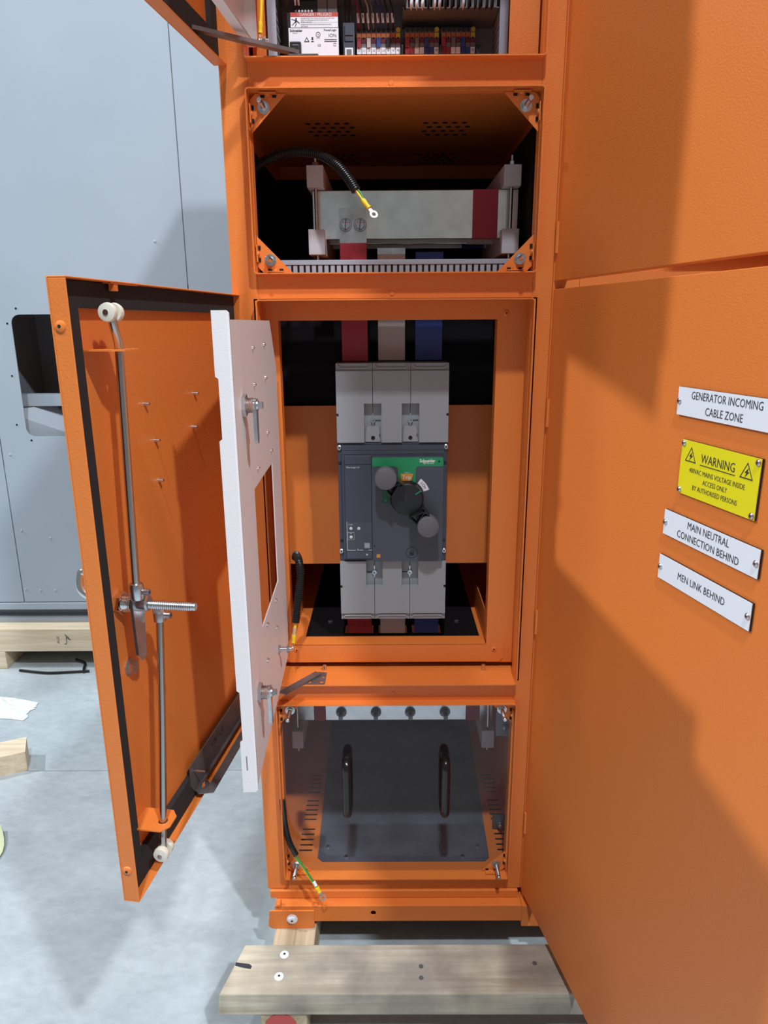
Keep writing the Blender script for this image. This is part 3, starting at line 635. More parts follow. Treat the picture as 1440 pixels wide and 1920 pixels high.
g.box(.1440, .1490, YM - .0005, YM - .0002, 2.0075, 2.0088).box(.1448, .1482, YM - .0005, YM - .0002, 2.0110, 2.0155)
g.plate(rect(.1880, .1930, 2.0000, 2.0050), [rect(.1885, .1925, 2.0005, 2.0045)], 'xz', YM - .0005, YM - .0002)
# falling figure pictogram
for q in ([(.1062, 2.0465), (.1145, 2.0450), (.1148, 2.0438), (.1062, 2.0455)], [(.1135, 2.0455), (.1165, 2.0455), (.1175, 2.0425), (.1150, 2.0398), (.1132, 2.0415)], [(.1160, 2.0452), (.1225, 2.0395), (.1220, 2.0385), (.1155, 2.0435)], [(.1140, 2.0410), (.1080, 2.0355), (.1072, 2.0362), (.1125, 2.0415)], [(.1150, 2.0405), (.1165, 2.0385), (.1135, 2.0330), (.1128, 2.0335), (.1148, 2.0385)]):
    g.plate(q, [], 'xz', YM - .0008, YM - .0005)
g.plate(disc(.1158, 2.0470, .0016, 10), [], 'xz', YM - .0008, YM - .0005)
mp_(g, 'printed_text', [INK, WINK])
mp_(G().box(.1025, .1245, .192, YM, 1.975, 2.0055).box(.106, .121, .186, .192, 1.980, 1.998), 'network_plug', BLACK, bevel=.002)
tag(G().tube([(.113, .187, 1.988), (.104, .180, 1.984), (.1035, .18, 1.965), (.104, .19, 1.93), (.104, .20, 1.886)], .004, n=10).build('network_cable', RUBBER), 'black network cable looping from the white meter', 'cable')
mp_(G().box(.102, .156, .215, .29, 2.058, 2.082), 'terminal_block', BLACK)
for k in range(6):
    mp_(G().lathe((.1145 + k * .0062, .215, 2.0645), (0, -1, 0), [(0, .0023), (.0006, .0020)], n=12), 'terminal_screw', WINK, smooth=True)
for k in range(2):
    x = .1145 + k * .0065
    tag(G().tube([(x, .208, 2.072), (x, .200, 2.085), (x + .001, .205, 2.12)], .0021, n=8).build('control_wire', SLEEVEW), ('left' if k == 0 else 'right') + ' of two white wires entering the meter top', 'wire', 'wires into the meter')
for k in range(2):
    mp_(G().box(.1565 + k * .0200, .1755 + k * .0200, .215, .29, 2.058, 2.088 - .004 * k), 'plug_connector', TERMG, bevel=.001)
# relay with data matrix sticker
rl = thing('relay_module', 'slim dark relay module with a white square sticker', 'relay', (.217, .26, 1.885)); iv2 = Matrix.Translation((.217, .26, 1.885)).inverted()
for g_, nm, mt in ((G().box(.2068, .2290, .215, .299, 1.886, 2.044), 'body', SLATE), (G().box(.2100, .2258, .2142, .215, 1.984, 2.0005), 'sticker', SIGNW), (G().box(.2085, .2105, .2135, .215, 2.012, 2.038).box(.2095, .2262, .2138, .215, 2.022, 2.0226).box(.2095, .2262, .2138, .215, 2.0115, 2.0121), 'ridges', BLACK)):
    o = g_.build(nm, mt, rl, smooth=False); o.matrix_parent_inverse = iv2
# sticker without its code: plain grey square
o = G().box(.2128, .2230, .2139, .2142, 1.9868, 1.9978).build('sticker_patch', TERMG, rl, smooth=False); o.matrix_parent_inverse = iv2
for k in range(2):
    x = .2125 + k * .008
    tag(G().tube([(x, .23, 2.044), (x, .225, 2.06), (x - .001, .23, 2.11)], .0026, n=8).build('control_wire', RUBBER), ('left' if k == 0 else 'right') + ' black wire rising from the slim relay module', 'wire', 'wires of the relay module')
# terminal strips
def terminal(x, w, jumper, marker, mark_mat, low, label, wire=None, last=False):
    o = thing('rail_terminal', label, 'terminal', (x, .27, 1.888), 'rail terminals'); iv = Matrix.Translation((x, .27, 1.888)).inverted()
    def q(g, nm, mt):
        b = g.build(nm, mt, o, smooth=False); b.matrix_parent_inverse = iv; return b
    y = .245; bm = TERMY if last else TERMG
    q(G().box(x, x + w - .0006, y, .299, 1.890, 2.045), 'body', TERMG)
    q(G().lathe((x + w / 2, y, 2.0415), (0, -1, 0), [(0, .0044), (.0015, .0044), (.0015, .003), (.0002, .003)], n=12), 'wire_port', TERMY if last else BLACK)
    q(G().box(x + .0004, x + w - .001, y - .0012, y, 2.0275, 2.0355), 'push_button', TERMY if last else TERMO)
    q(G().box(x + .0030, x + w - .0036, y - .0018, y - .0010, 2.0262, 2.0282), 'button_slot', HOLE)
    q(G().box(x, x + w - .0006, y - .0008, y, 2.0185, 2.0262), 'bridge_channel', BARRED)
    if jumper: q(G().box(x + .0008, x + w - .0014, y - .004, y - .0008, 2.010, 2.0262), 'jumper', jumper)
    q(G().box(x + .0002, x + w - .0008, y - .0014, y, 1.9985, 2.0100), 'marker', mark_mat)
    if marker: q(G().text(marker, .0050, (x + w / 2, y - .0017, 2.0045), X_, Z_), 'marking', INK)
    if low == 'o':
        q(G().lathe((x + w / 2, y, 1.9945), (0, -1, 0), [(0, .0036), (.0012, .0036)], n=12), 'test_port', TERMO); q(G().box(x + .0012, x + w - .002, y - .0008, y, 1.890, 1.991), 'lower_lever', BARRED)
    elif low == 'y': q(G().box(x, x + w - .0006, y - .001, y, 1.890, 1.9975), 'lower_cover', TERMY)
    if wire: 
        tag(G().tube([(x + w / 2, y - .001, 2.0425), (x + w / 2 - .001, y - .012, 2.052), (x + w / 2 - .004 + .004 * rnd.random(), y - .012, 2.075), (x + w / 2 - .010, y - .002, 2.10)], .0016, n=7)
            .cyl((x + w / 2 - .0009, y - .0118, 2.0500), (x + w / 2 - .0020, y - .0122, 2.066), .0027, n=8, mi=1).build('control_wire', [wire, SIGNW]), 'ferruled wire into the %s terminal beside the relay' % label.split(', ')[1].split()[0], 'wire', 'labelled control wires')
TW = .00985
L1 = [('L1', RED, 'o'), ('L1', None, None), ('L2', SLEEVEW, 'o'), ('L2', None, None), ('L3', BLUE, 'o'), ('L3', None, None), ('N', BLACK, 'o'), ('N', None, None), ('PE', None, 'y')]
nth = ('first', 'second', 'third', 'fourth', 'fifth', 'sixth', 'seventh', 'eighth', 'ninth')
for k, (mk, jp, lo) in enumerate(L1):
    terminal(.2325 + k * TW, TW, jp, mk, SIGNW, lo, 'grey rail terminal marked %s, %s in the strip beside the relay' % (mk, nth[k]), wire=(RED, BLACK, SLEEVEW, TERMG, BLUE, BLUE, BLACK, BLACK)[k] if k < 8 else None, last=(k == 8))
for s, x0 in ((0, .3300), (1, .4035)):
    nm = ('middle', 'right')[s]
    for k in range(7):
        jp = {0: RED, 2: TERMG, 4: BLUE}.get(k); mm = {0: RED, 1: RED, 2: SIGNW, 3: SIGNW, 4: BLUE, 5: BLUE, 6: SIGNW}[k]
        terminal(x0 + k * TW, TW, jp, 'PE' if k == 6 else None, mm, 'y' if k == 6 else ('o' if k % 2 == 0 else None), 'rail terminal, %s in the %s strip of the top compartment' % (nth[k], nm), last=(k == 6))
for x, lab in ((.3222, 'black end clamp between the left and middle terminal strips'), (.3992, 'black end clamp between the middle and right terminal strips'), (.4735, 'black end clamp right of the last terminal strip')):
    e = tag(G().box(x, x + (.004 if x < .45 else .009), .235, .299, 1.890, 2.012).build('end_clamp', BLACK, smooth=False, bevel=.001), lab, 'clamp')
tag(G().box(.20, .508, .285, .2995, 1.960, 1.992).build('din_rail', DKSTEEL, smooth=False), 'short stretch of mounting rail right of the terminals', 'rail')
nth2 = nth + ('tenth', 'eleventh', 'twelfth', 'thirteenth', 'fourteenth', 'fifteenth', 'sixteenth')
# wires hanging from the duct above
hd = thing('cable_duct', 'horizontal dark cable duct with wires along the top edge', 'duct', (.36, .25, 2.055))
iv = Matrix.Translation((.36, .25, 2.055)).inverted()
g = G().box(.325, .512, .200, .2995, 2.062, 2.064)
for k in range(17): g.box(.328 + k * .0108, .328 + k * .0108 + .0065, .198, .2002, 2.062, 2.11)
o = g.build('slotted_wall', TERMG, hd, smooth=False); o.matrix_parent_inverse = iv
o = G().box(.085, .512, .186, .2995, 2.100, 2.165).build('cover', DUCT, hd, smooth=False); o.matrix_parent_inverse = iv
for k in range(16):
    x = .330 + k * .0112
    tag(G().tube([(x + .003, .196, 2.110), (x + .001, .193, 2.085), (x - .002 + .003 * rnd.random(), .194, 2.066), (x, .21, 2.0645)], .0028, n=7).build('control_wire', (SIGNW if k in (1, 2, 3, 5, 6, 10) else RUBBER)),
        ('%s wire dropping from the top duct, %s from its left end' % ('white' if k in (1, 2, 3, 5, 6, 10) else 'black', nth2[k])), 'wire', 'wires along the duct')

# ------------------------------------------------------------------ busbar chamber
def hbar(y, z0, z1, x0, x1, sleeve, sx0, sx1, lab, th=.010):
    o = tag(G().box(x0, x1, y, y + th, z0, z1).build('busbar', TIN, smooth=False, bevel=.0008), lab, 'busbar', 'horizontal busbars')
    G().box(sx0, sx1, y - .0008, y + th + .0008, z0 - .0008, z1 + .0008).build('sleeve', sleeve, o, smooth=False)
    return o
hb = hbar(.150, 1.6365, 1.7275, .1420, .556, RED, .4645, .5155, 'front horizontal tinned busbar with dark red sleeve at right')
hbar(.250, 1.6365, 1.7275, .1420, .556, SLEEVEW, .4645, .5155, 'second horizontal busbar behind the front tinned one')
hbar(.350, 1.6365, 1.7275, .1420, .556, BLUE, .4645, .5155, 'third horizontal busbar deep in the dark upper chamber')
def support(x0, x1, zu0, zu1, zl0, zl1, y0, y1, lab):
    o = thing('busbar_support', lab, 'insulator', ((x0 + x1) / 2, y0, zl0), 'busbar supports'); iv = Matrix.Translation(((x0 + x1) / 2, y0, zl0)).inverted()
    def q(g, nm, mt, **k):
        b = g.build(nm, mt, o, **k); b.matrix_parent_inverse = iv
    q(G().box(x0, x1, y0, y1, zu0, zu1), 'upper_clamp', INSUL, smooth=False, bevel=.0012)
    q(G().box(x0, x1, y0, y1, zl0, zl1), 'lower_clamp', INSUL, smooth=False, bevel=.0012)
    xm = (x0 + x1) / 2
    for y in (y0 + .012, y1 - .012):
        q(G().cyl((xm, y, zl0 - .012), (xm, y, zu1 + .018), .0038, n=12), 'tie_rod', RODSTEEL)
        q(G().cyl((xm, y, zu1), (xm, y, zu1 + .007), .0066, n=6), 'nut', STEEL, smooth=False)
support(.1345, .1675, 1.7290, 1.7690, 1.6040, 1.6520, .12, .42, 'pale busbar support at the left of the upper chamber')
support(.5210, .5550, 1.7290, 1.7680, 1.6040, 1.6510, .12, .42, 'pale busbar support at the right of the upper chamber')
for x0, x1 in ((.1345, .1675), (.521, .555)):
    cp(G().box(x0 - .004, x1 + .006, .125, .43, 1.592, 1.594).box(x0 - .004, x0 - .002, .125, .43, 1.57, 1.592), 'support_bracket')
cp(G().box(.002, .598, .40, .43, 1.560, 1.592), 'support_beam'); cp(G().box(.04, .56, .115, .135, 1.548, 1.570), 'support_beam')
cp(G().box(.570, .5975, .09, .60, 1.565, 1.83), 'insulation_and_shade_sheet', BARRIER)
cp(G().box(.0025, .0050, .06, .60, 1.565, 1.83), 'insulation_and_shade_sheet', BARRIER)  # added black sheet, darkens the left wall of the chamber
cp(G().box(.0025, .5975, .60, .603, 1.565, 1.83), 'insulation_and_shade_sheet', BARRIER)  # added black sheet, darkens the back of the chamber
cp(G().box(.0025, .5975, .218, .221, 1.2925, 1.56), 'insulation_and_shade_sheet', BARRIER)  # added black sheet, darkens the space behind the bars above the breaker
# vertical droppers
def vbar(x0, x1, y, z0, z1, mat, lab, tin=None):
    o = tag(G().box(x0, x1, y, y + .009, z0, z1).build('busbar', mat, smooth=False, bevel=.0008), lab, 'busbar', 'vertical busbar droppers')
    if tin: plab(G().box(x0, x1, y, y + .009, tin[0], tin[1]).build('bare_end', TIN2, o, smooth=False), 'bare tinned bar end')
    return o
rb = vbar(.1955, .2500, .140, 1.3935, 1.628, RED, 'dark red vertical busbar above the circuit breaker', (1.628, 1.6935))
for x in (.2085, .2375):
    plab(G().lathe((x, .140, 1.662), (0, -1, 0), [(0, .0128), (.0012, .0128)], n=24, mi=3).lathe((x, .1388, 1.662), (0, -1, 0), [(0, .0116), (.0010, .0116)], n=24).cyl((x, .138, 1.662), (x, .1335, 1.662), .0100, n=6, mi=3).cyl((x, .1335, 1.662), (x, .1325, 1.662), .0088, n=6)
         .add([(x - .0065, .1321, 1.6655), (x + .009, .1321, 1.6655), (x + .009, .1321, 1.6665), (x - .0065, .1321, 1.6665)], [(0, 1, 2, 3)], 1)
         .add([(x - .0022, .1320, 1.651), (x - .0004, .1320, 1.651), (x + .0020, .1320, 1.6725), (x + .0002, .1320, 1.6725)], [(0, 1, 2, 3)], 2).build('bolt', [STEEL, RED, INK, DKSTEEL], rb, smooth=False), 'hex bolt with marker cross')
vbar(.2715, .3290, .162, 1.3935, 1.608, SLEEVEW, 'white sleeved vertical busbar above the circuit breaker', (1.608, 1.620))
vbar(.3505, .4080, .162, 1.3935, 1.612, BLUE, 'dark blue vertical busbar above the circuit breaker')
vbar(.1940, .2510, .150, .605, .8255, RED, 'dark red vertical busbar below the circuit breaker')
vbar(.2712, .3300, .150, .605, .8255, SLEEVEW, 'white sleeved vertical busbar below the circuit breaker')
vbar(.3515, .4080, .150, .605, .8255, BLUE, 'dark blue vertical busbar below the circuit breaker')
# slotted duct along the sill
sd = thing('cable_duct', 'grey slotted cable duct along the sill of the busbar chamber', 'duct', (.31, .07, 1.5615)); iv = Matrix.Translation((.31, .07, 1.5615)).inverted()
o = G().box(.072, .545, .050, .0525, 1.5795, 1.5885).box(.072, .545, .0525, .086, 1.5865, 1.5885).build('cover', DUCT, sd, smooth=False, bevel=.0008); o.matrix_parent_inverse = iv
for k in range(39):
    x = .0745 + k * .0120
    o = G().box(x, x + .0078, .0515, .0535, 1.560, 1.5795).build('finger', DUCT, sd, smooth=False); o.matrix_parent_inverse = iv
o = G().box(.072, .545, .0865, .089, 1.549, 1.5885).box(.072, .545, .0535, .0865, 1.549, 1.551).build('back_wall', TERMG, sd, smooth=False); o.matrix_parent_inverse = iv

# conduits and earth wires
def lug(g, p, d, face, L=.018, mi_s=0, mi_l=1, r=.0038):
    """crimp sleeve then ring tongue; d = direction, face = ring normal"""
    p = Vector(p); d = Vector(d).normalized(); n = Vector(face).normalized(); w = d.cross(n).normalized(); n = w.cross(d)
    g.lathe(p, d, [(0, r), (L * .3, r * 1.12), (L * .55, r * .92), (L, r * 1.05)], n=12, mi=mi_s)
    c = p + d * (L + .014); N = 16; vs = []; ro, ri = .0078, .0040
    for dz in (-.0006, .0006):
        for rr in (ro, ri):
            for k in range(N):
                a = 2 * math.pi * k / N; vs.append(c + n * dz + rr * (math.cos(a) * d + math.sin(a) * w))
    fs = []
    for k in range(N):
        j = (k + 1) % N
        fs += [(k, j, N + j, N + k), (2 * N + k, 3 * N + k, 3 * N + j, 2 * N + j), (k, 2 * N + k, 2 * N + j, j), (N + k, N + j, 3 * N + j, 3 * N + k)]
    g.add(vs, fs, mi_l)
    b = p + d * L
    vs = [b + w * s * q + n * dz for dz in (-.0006, .0006) for s, q in ((-1, .0026), (1, .0026))] + [c - d * .006 + w * s * .004 + n * dz for dz in (-.0006, .0006) for s in (-1, 1)]
    g.add(vs, [(0, 1, 5, 4), (2, 6, 7, 3), (0, 4, 6, 2), (1, 3, 7, 5), (0, 2, 3, 1), (4, 5, 7, 6)], mi_l)
e1 = thing('earth_cable', 'black corrugated earth conduit arching over the upper busbars', 'cable', (.03, .1, 1.754)); iv = Matrix.Translation((.03, .1, 1.754)).inverted()
def ep(root, ivm, g, nm, mt):
    o = g.build(nm, mt, root); o.matrix_parent_inverse = ivm; return o
ep(e1, iv, G().tube([(.0175, .11, 1.737), (.0294, .10, 1.7539), (.0576, .09, 1.7704), (.0951, .08, 1.781), (.1316, .07, 1.7822), (.1672, .06, 1.7744), (.1973, .05, 1.7559), (.2172, .04, 1.7339), (.2349, .03, 1.7067)], .0092, n=14, ribs=(.0042, .0019)), 'conduit', RUBBER)
ep(e1, iv, G().tube([(.2330, .031, 1.709), (.2410, .028, 1.6985), (.2475, .025, 1.689)], .0022, n=8).tube([(.2360, .031, 1.711), (.2440, .028, 1.701), (.2490, .025, 1.690)], .0018, n=8, mi=1), 'wire', [YELLOW, GREENW])
g = G(); lug(g, (.2465, .0255, 1.6905), (.62, -.25, -.78), (.3, -.9, .4), L=.020, r=.0048); ep(e1, iv, g, 'cable_lug', [YELLOW, COPPER])
e2 = thing('earth_cable', 'black corrugated earth conduit joining the white inner door', 'cable', (.09, .08, .98)); iv = Matrix.Translation((.09, .08, .98)).inverted()
ep(e2, iv, G().tube([(.083, .115, .965), (.0890, .088, .9795), (.0985, .055, .975), (.1015, .045, .9465), (.0985, .035, .9137), (.0937, .028, .8797), (.0898, .022, .8475)], .0088, n=14, ribs=(.0042, .0019)), 'conduit', RUBBER)
ep(e2, iv, G().tube([(.0900, .0225, .849), (.0875, .018, .828), (.0860, .014, .812)], .0030, n=8).cyl((.0885, .0195, .838), (.0870, .0165, .823), .0042, n=10, mi=1), 'wire', [YELLOW, CLEAR2])
g = G(); lug(g, (.0865, .0155, .823), (-.10, -.95 * .05, -.99), (1, 0, -.1), L=.018, r=.0045); ep(e2, iv, g, 'cable_lug', [YELLOW, STEEL])
e3 = thing('earth_cable', 'green earth wire with yellow lug hanging out of the bottom compartment', 'cable', (.04, .03, .35)); iv = Matrix.Translation((.04, .03, .35)).inverted()
ep(e3, iv, G().tube([(.0440, .0035, .420), (.0468, .0, .388), (.0505, -.005, .352), (.0590, -.012, .3155), (.0748, -.022, .2870)], .0068, n=12, ribs=(.0034, .0010)), 'conduit', RUBBER)
ep(e3, iv, G().tube([(.071, -.0215, .2875), (.0800, -.027, .279), (.0958, -.035, .2599), (.1155, -.045, .2321), (.1235, -.048, .2175)], .0028, n=9).tube([(.070, -.0225, .2855), (.0785, -.0278, .2775), (.0945, -.0362, .2585), (.1142, -.0462, .2305), (.1222, -.0488, .2165)], .0012, n=7, mi=1)
   .cyl((.1165, -.0463, .236), (.1215, -.0485, .2265), .0036, n=10, mi=2), 'wire', [GREENW, YELLOW, SIGNW])
g = G(); lug(g, (.1225, -.0485, .2235), (.50, -.22, -.84), (.2, -.9, .35), L=.014, r=.0048); ep(e3, iv, g, 'cable_lug', [YELLOW, COPPER])
e4 = thing('earth_cable', 'yellow earth wire on the stud of the clear top door', 'cable', (.0665, .05, 1.955)); iv = Matrix.Translation((.0665, .05, 1.955)).inverted()
ep(e4, iv, G().tube([(.0745, .05, 2.06), (.072, .05, 2.012), (.0692, .05, 1.985)], .0030, n=9), 'wire', YELLOW)
g = G(); lug(g, (.0690, .05, 1.986), (-.08, 0, -1), (1, 0, 0), L=.017, r=.0044); ep(e4, iv, g, 'cable_lug', [YELLOW, STEEL])
cp(G().cyl((.036, .05, 1.957), (.0820, .05, 1.957), .0038, n=12).cyl((.056, .05, 1.957), (.061, .05, 1.957), .0075, n=6).cyl((.0715, .05, 1.957), (.0770, .05, 1.957), .0070, n=6), 'earth_stud', STEEL)

# ------------------------------------------------------------------ circuit breaker
cb = thing('circuit_breaker', 'large grey moulded case circuit breaker with rotary handle', 'breaker', (.301, .14, .8265)); CIV = Matrix.Translation((.301, .14, .8265)).inverted()
def bp_(g, name, mat, **k):
    k.setdefault('smooth', False)
    o = g.build(name, mat, cb, **k); o.matrix_parent_inverse = CIV; return o
BX0, BX1, BY = .1838, .4182, .085
S1, S2 = .2600, .3386
# upper and lower terminal shields, one per pole, with the notches at the seams
def shield(x0, x1, zi, zo, up, notches):
    """zi: edge by the breaker face, zo: outer edge"""
    g = G(); s = 1 if up else -1
    out = [(x0, zi), (x1, zi), (x1, zo), (x0, zo)]
    zc = zi + s * .0815 if up else zi + s * .0600
    zb = zi + s * .0045 if up else zi - s * .0
    pts = [(x0, zi)]
    l, r = notches
    pts = []
    if l: pts += [(x0 + l, zi), ]
    else: pts += [(x0, zi)]
    if r: pts += [(x1 - r, zi), (x1 - r, zc), (x1, zc)]
    else: pts += [(x1, zi)]
    ze = zo - s * .0150
    pts += [(x1, ze), (x0, ze)]
    if l: pts += [(x0, zc), (x0 + l, zc)]
    g.plate(pts, [], 'xz', BY, .150)
    g.box(x0, x1, .100, .150, zi, zc)                      # notch floor
    g.box(x0, x1, BY + .005, .150, ze, zo)                 # stepped-back outer band
    # raised ridge near the outer edge
    zr = zo - s * .0085
    g.tube([(x0 + .005, BY + .005, zr + s * .005), (x0 + .0085, BY + .004, zr), (x0 + .014, BY + .004, zr - s * .001), (x1 - .014, BY + .004, zr - s * .001), (x1 - .0085, BY + .004, zr), (x1 - .005, BY + .005, zr + s * .005)], .0026, n=8, sub=4)
    return bp_(g, 'terminal_shield', SHIELD, bevel=.0010)
NU = .0176
for up, zi, zo in ((True, 1.2285, 1.3915), (False, .9650, .8265)):
    shield(BX0 + .0008, S1 - .0005, zi, zo, up, (0, NU)); shield(S1 + .0005, S2 - .0005, zi, zo, up, (NU, NU)); shield(S2 + .0005, BX1 - .0008, zi, zo, up, (NU, 0))
for xm in (S1, S2):
    # screw cross and sliding tab in the notches
    for zc_, dirx in ((1.2735, 1), (.9350, -1)):
        g = G().lathe((xm, .100, zc_), (0, -1, 0), [(0, .0055), (.004, .0052), (.004, .003), (.001, .0028)], n=8)
        g.box(xm - .0010, xm + .0010, .0985, .100, zc_ + .004, zc_ + .015, 0).box(xm, xm + dirx * .0165, .0988, .100, zc_ - .0008, zc_ + .0008, 1).box(xm - .0010, xm + .0010, .0985, .100, zc_ - .012, zc_ - .004, 0)
        bp_(g, 'shield_screw', [STEEL, INK])
    g = G().plate([(xm - .0160, 1.2295), (xm + .0150, 1.2295), (xm + .0150, 1.2360), (xm + .0125, 1.2430), (xm + .0145, 1.2500), (xm + .0120, 1.2610), (xm - .0130, 1.2610), (xm - .0150, 1.2480)], [], 'xz', .0885, .0995)
    g.cyl((xm, .0885, 1.2380), (xm, .0879, 1.2380), .0042, n=14, mi=1)
    bp_(g, 'shield_tab', [SHIELD, HOLE])
for x in (BX0 + .0008, BX1 - .0050):
    bp_(G().box(x, x + .0042, BY - .0006, BY + .002, 1.2845, 1.2895), 'side_notch', HOLE); bp_(G().box(x, x + .0042, BY - .0006, BY + .002, .9040, .9090), 'side_notch', HOLE)
bp_(G().box(BX0 + .001, BX1 - .001, .150, .2028, .8300, 1.3880), 'rear_case', SHIELD)
# slate front
bp_(G().box(BX0 + .0010, BX1 - .0010, BY + .004, .150, .9655, 1.2280), 'case', SLATE, bevel=.0015)
bp_(G().plate([(BX0 + .0105, .9720), (BX1 - .0090, .9720), (BX1 - .0090, 1.2235), (BX0 + .0105, 1.2235)], [], 'xz', BY - .0035, BY + .004)
    .box(BX0 + .0105, BX1 - .0090, BY - .0045, BY - .0035, 1.2135, 1.2150).box(BX0 + .0105, BX1 - .0090, BY - .0045, BY - .0035, 1.2055, 1.2065), 'front_cover', SLATE, bevel=.0012)
for x, z in ((.1885, 1.2175), (.4135, 1.2185), (.1880, .9885), (.4130, .9885)):
    bp_(G().lathe((x, BY + .004, z), (0, -1, 0), [(0, .0056), (.003, .0054), (.0040, .0040)], n=16).cyl((x, BY + .0000, z), (x, BY - .0002, z), .0022, n=6, mi=1), 'cover_screw', [STEEL, INK], smooth=True)
    sx = 1 if x < .3 else -1; sz = -1 if z > 1.1 else 1
for x in (.1895, .4120):
    for z in (1.184, 1.012):
        bp_(G().lathe((x, BY + .004, z), (0, -1, 0), [(0, .0036), (.0008, .0034)], n=12), 'case_plug', BLACK)
# trip unit cover with dials
bp_(G().box(.1990, .2560, BY - .0075, BY - .0035, .9755, 1.2020), 'trip_unit', SLATE, bevel=.0010)
bp_(G().box(.1990, .2560, BY - .0080, BY - .0075, 1.1832, 1.1838), 'cover_seam', BLACK)
bp_(G().text('MicroLogic 2.0', .0046, (.2030, BY - .0078, 1.1772), X_, Z_, align='LEFT'), 'lettering', WINK)
YT = BY - .0080
g = G().box(.2015, .2555, YT, YT + .0005, .9745, 1.0580)
bp_(g, 'dial_window', SLATE2)
g = G().box(.2015, .2022, YT - .0005, YT, .9935, 1.0580).box(.2022, .2200, YT - .0005, YT, .9935, .9942).box(.2255, .2365, YT - .0005, YT, .9935, .9942).box(.2240, .2250, YT - .0005, YT, .9935, .9965).box(.2480, .2555, YT - .0005, YT, .9935, .9942)
g.text('Ir (A)', .0040, (.2100, YT - .0003, 1.0520), X_, Z_).text('Isd', .0040, (.2100, YT - .0003, 1.0320), X_, Z_).text('N', .0050, (.2445, YT - .0003, .9835), X_, Z_, bold=.0003)
g.plate(rect(.2030, .2175, 1.0180, 1.0345), [rect(.2033, .2172, 1.0183, 1.0342)], 'xz', YT - .0004, YT - .0001)
bp_(g, 'dial_marks', WINK)
for x, z in ((.2105, 1.0430), (.2275, 1.0430), (.2105, 1.0235)):
    bp_(G().lathe((x, YT, z), (0, -1, 0), [(0, .0034), (.0015, .0032), (.0019, .0026)], n=16).box(x - .0005, x + .0005, YT - .0022, YT - .0018, z - .0006, z + .0022, 1), 'dial', [WINK, INK], smooth=True)
bp_(G().box(.2385, .2515, YT - .0010, YT, .9980, 1.0110), 'id_sticker', TERMG); bp_(G().box(.2395, .2505, YT - .0012, YT - .0010, .9990, 1.0100), 'id_sticker_face', DUCT)
# operating mechanism panel
PX0, PX1, PZ0, PZ1, PY = .2570, .4080, .9688, 1.1998, .0735
bp_(G().plate(rrect(PX0, PX1, PZ0, PZ1, .003, 3), [], 'xz', PY, BY - .0035), 'mechanism_panel', SLATE2, bevel=.0008)
gb = [(.2580, 1.1795), (.3060, 1.1795), (.3100, 1.1780), (.3120, 1.1745), (.3125, 1.1400), (.3490, 1.1400), (.3495, 1.1745), (.3515, 1.1780), (.3550, 1.1795), (.4070, 1.1795), (.4070, 1.1965), (.4050, 1.1985), (.2600, 1.1985), (.2580, 1.1965)]
bp_(G().plate(gb, [], 'xz', PY - .0005, PY), 'green_band', GREEN)
g = G().text('Schneider', .0096, (.3575, PY - .0008, 1.1912), X_, Z_, align='LEFT', xs=.86, bold=.0003).text('Electric', .0046, (.3720, PY - .0008, 1.1862), X_, Z_, align='LEFT', xs=1.15)
g.plate(disc(.3680, 1.1866, .0024, 12), [disc(.3680, 1.1866, .0014, 12)], 'xz', PY - .0009, PY - .0006)
g.text('Push to', .0036, (.3310, PY - .0008, 1.1665), X_, Z_)
bp_(g, 'lettering', WINK)
bp_(G().cyl((.3985, PY - .0005, 1.1900), (.3985, PY - .0008, 1.1900), .0020, n=12), 'indicator_hole', HOLE)
bp_(G().plate([(.3180, 1.1640), (.3430, 1.1640), (.3440, 1.1630), (.3410, 1.1505), (.3370, 1.1490), (.3240, 1.1490), (.3200, 1.1505), (.3170, 1.1630)], [], 'xz', PY - .0030, PY - .0005), 'trip_button', AMBER, bevel=.0006)
bp_(G().text('Trip', .0120, (.3305, PY - .0033, 1.1565), X_, Z_, xs=.95), 'lettering', WINK)
# I-On tag as an arc sector about the hub
HX, HZ = .3306, 1.1120
def sector(r0, r1, a0, a1, n=8):
    return [(HX + r1 * math.cos(math.radians(a0 + (a1 - a0) * i / n)), HZ + r1 * math.sin(math.radians(a0 + (a1 - a0) * i / n))) for i in range(n + 1)] + \
           [(HX + r0 * math.cos(math.radians(a1 - (a1 - a0) * i / n)), HZ + r0 * math.sin(math.radians(a1 - (a1 - a0) * i / n))) for i in range(n + 1)]
bp_(G().plate(sector(.0385, .0505, 20, 54), [], 'xz', PY - .0006, PY), 'position_tag', SIGNW)
a = math.radians(37 - 90)
bp_(G().text('I-On', .0085, (HX + .0445 * math.cos(math.radians(37)), PY - .0009, HZ + .0445 * math.sin(math.radians(37))), (math.cos(a), 0, math.sin(a)), (-math.sin(a), 0, math.cos(a))), 'lettering', INK)
bp_(G().box(.2785, .2925, PY - .0006, PY, 1.1005, 1.1280), 'lock_label', GREENDK)
g = G().plate(rect(.2825, .2885, 1.1040, 1.1090), [], 'xz', PY - .0010, PY - .0006).plate(disc(.2855, 1.1100, .0028, 12), [disc(.2855, 1.1100, .0018, 12)], 'xz', PY - .0010, PY - .0006).plate(disc(.2860, 1.1225, .0040, 12), [disc(.2860, 1.1225, .0030, 12)], 'xz', PY - .0010, PY - .0006)
bp_(g, 'lock_symbol', GREEN)
g = G().plate(disc(.3418, .9885, .0128, 24), [disc(.3418, .9885, .0118, 24)], 'xz', PY - .0005, PY).plate(rect(.3370, .3466, .9820, .9900), [], 'xz', PY - .0005, PY).plate(disc(.3418, .9905, .0040, 14), [disc(.3418, .9905, .0026, 14)], 'xz', PY - .0004, PY)
bp_(g, 'padlock_mark', BLACK)
bp_(G().box(.2655, .2735, PY - .0008, PY, .9775, .9855), 'orange_sticker', AMBER)
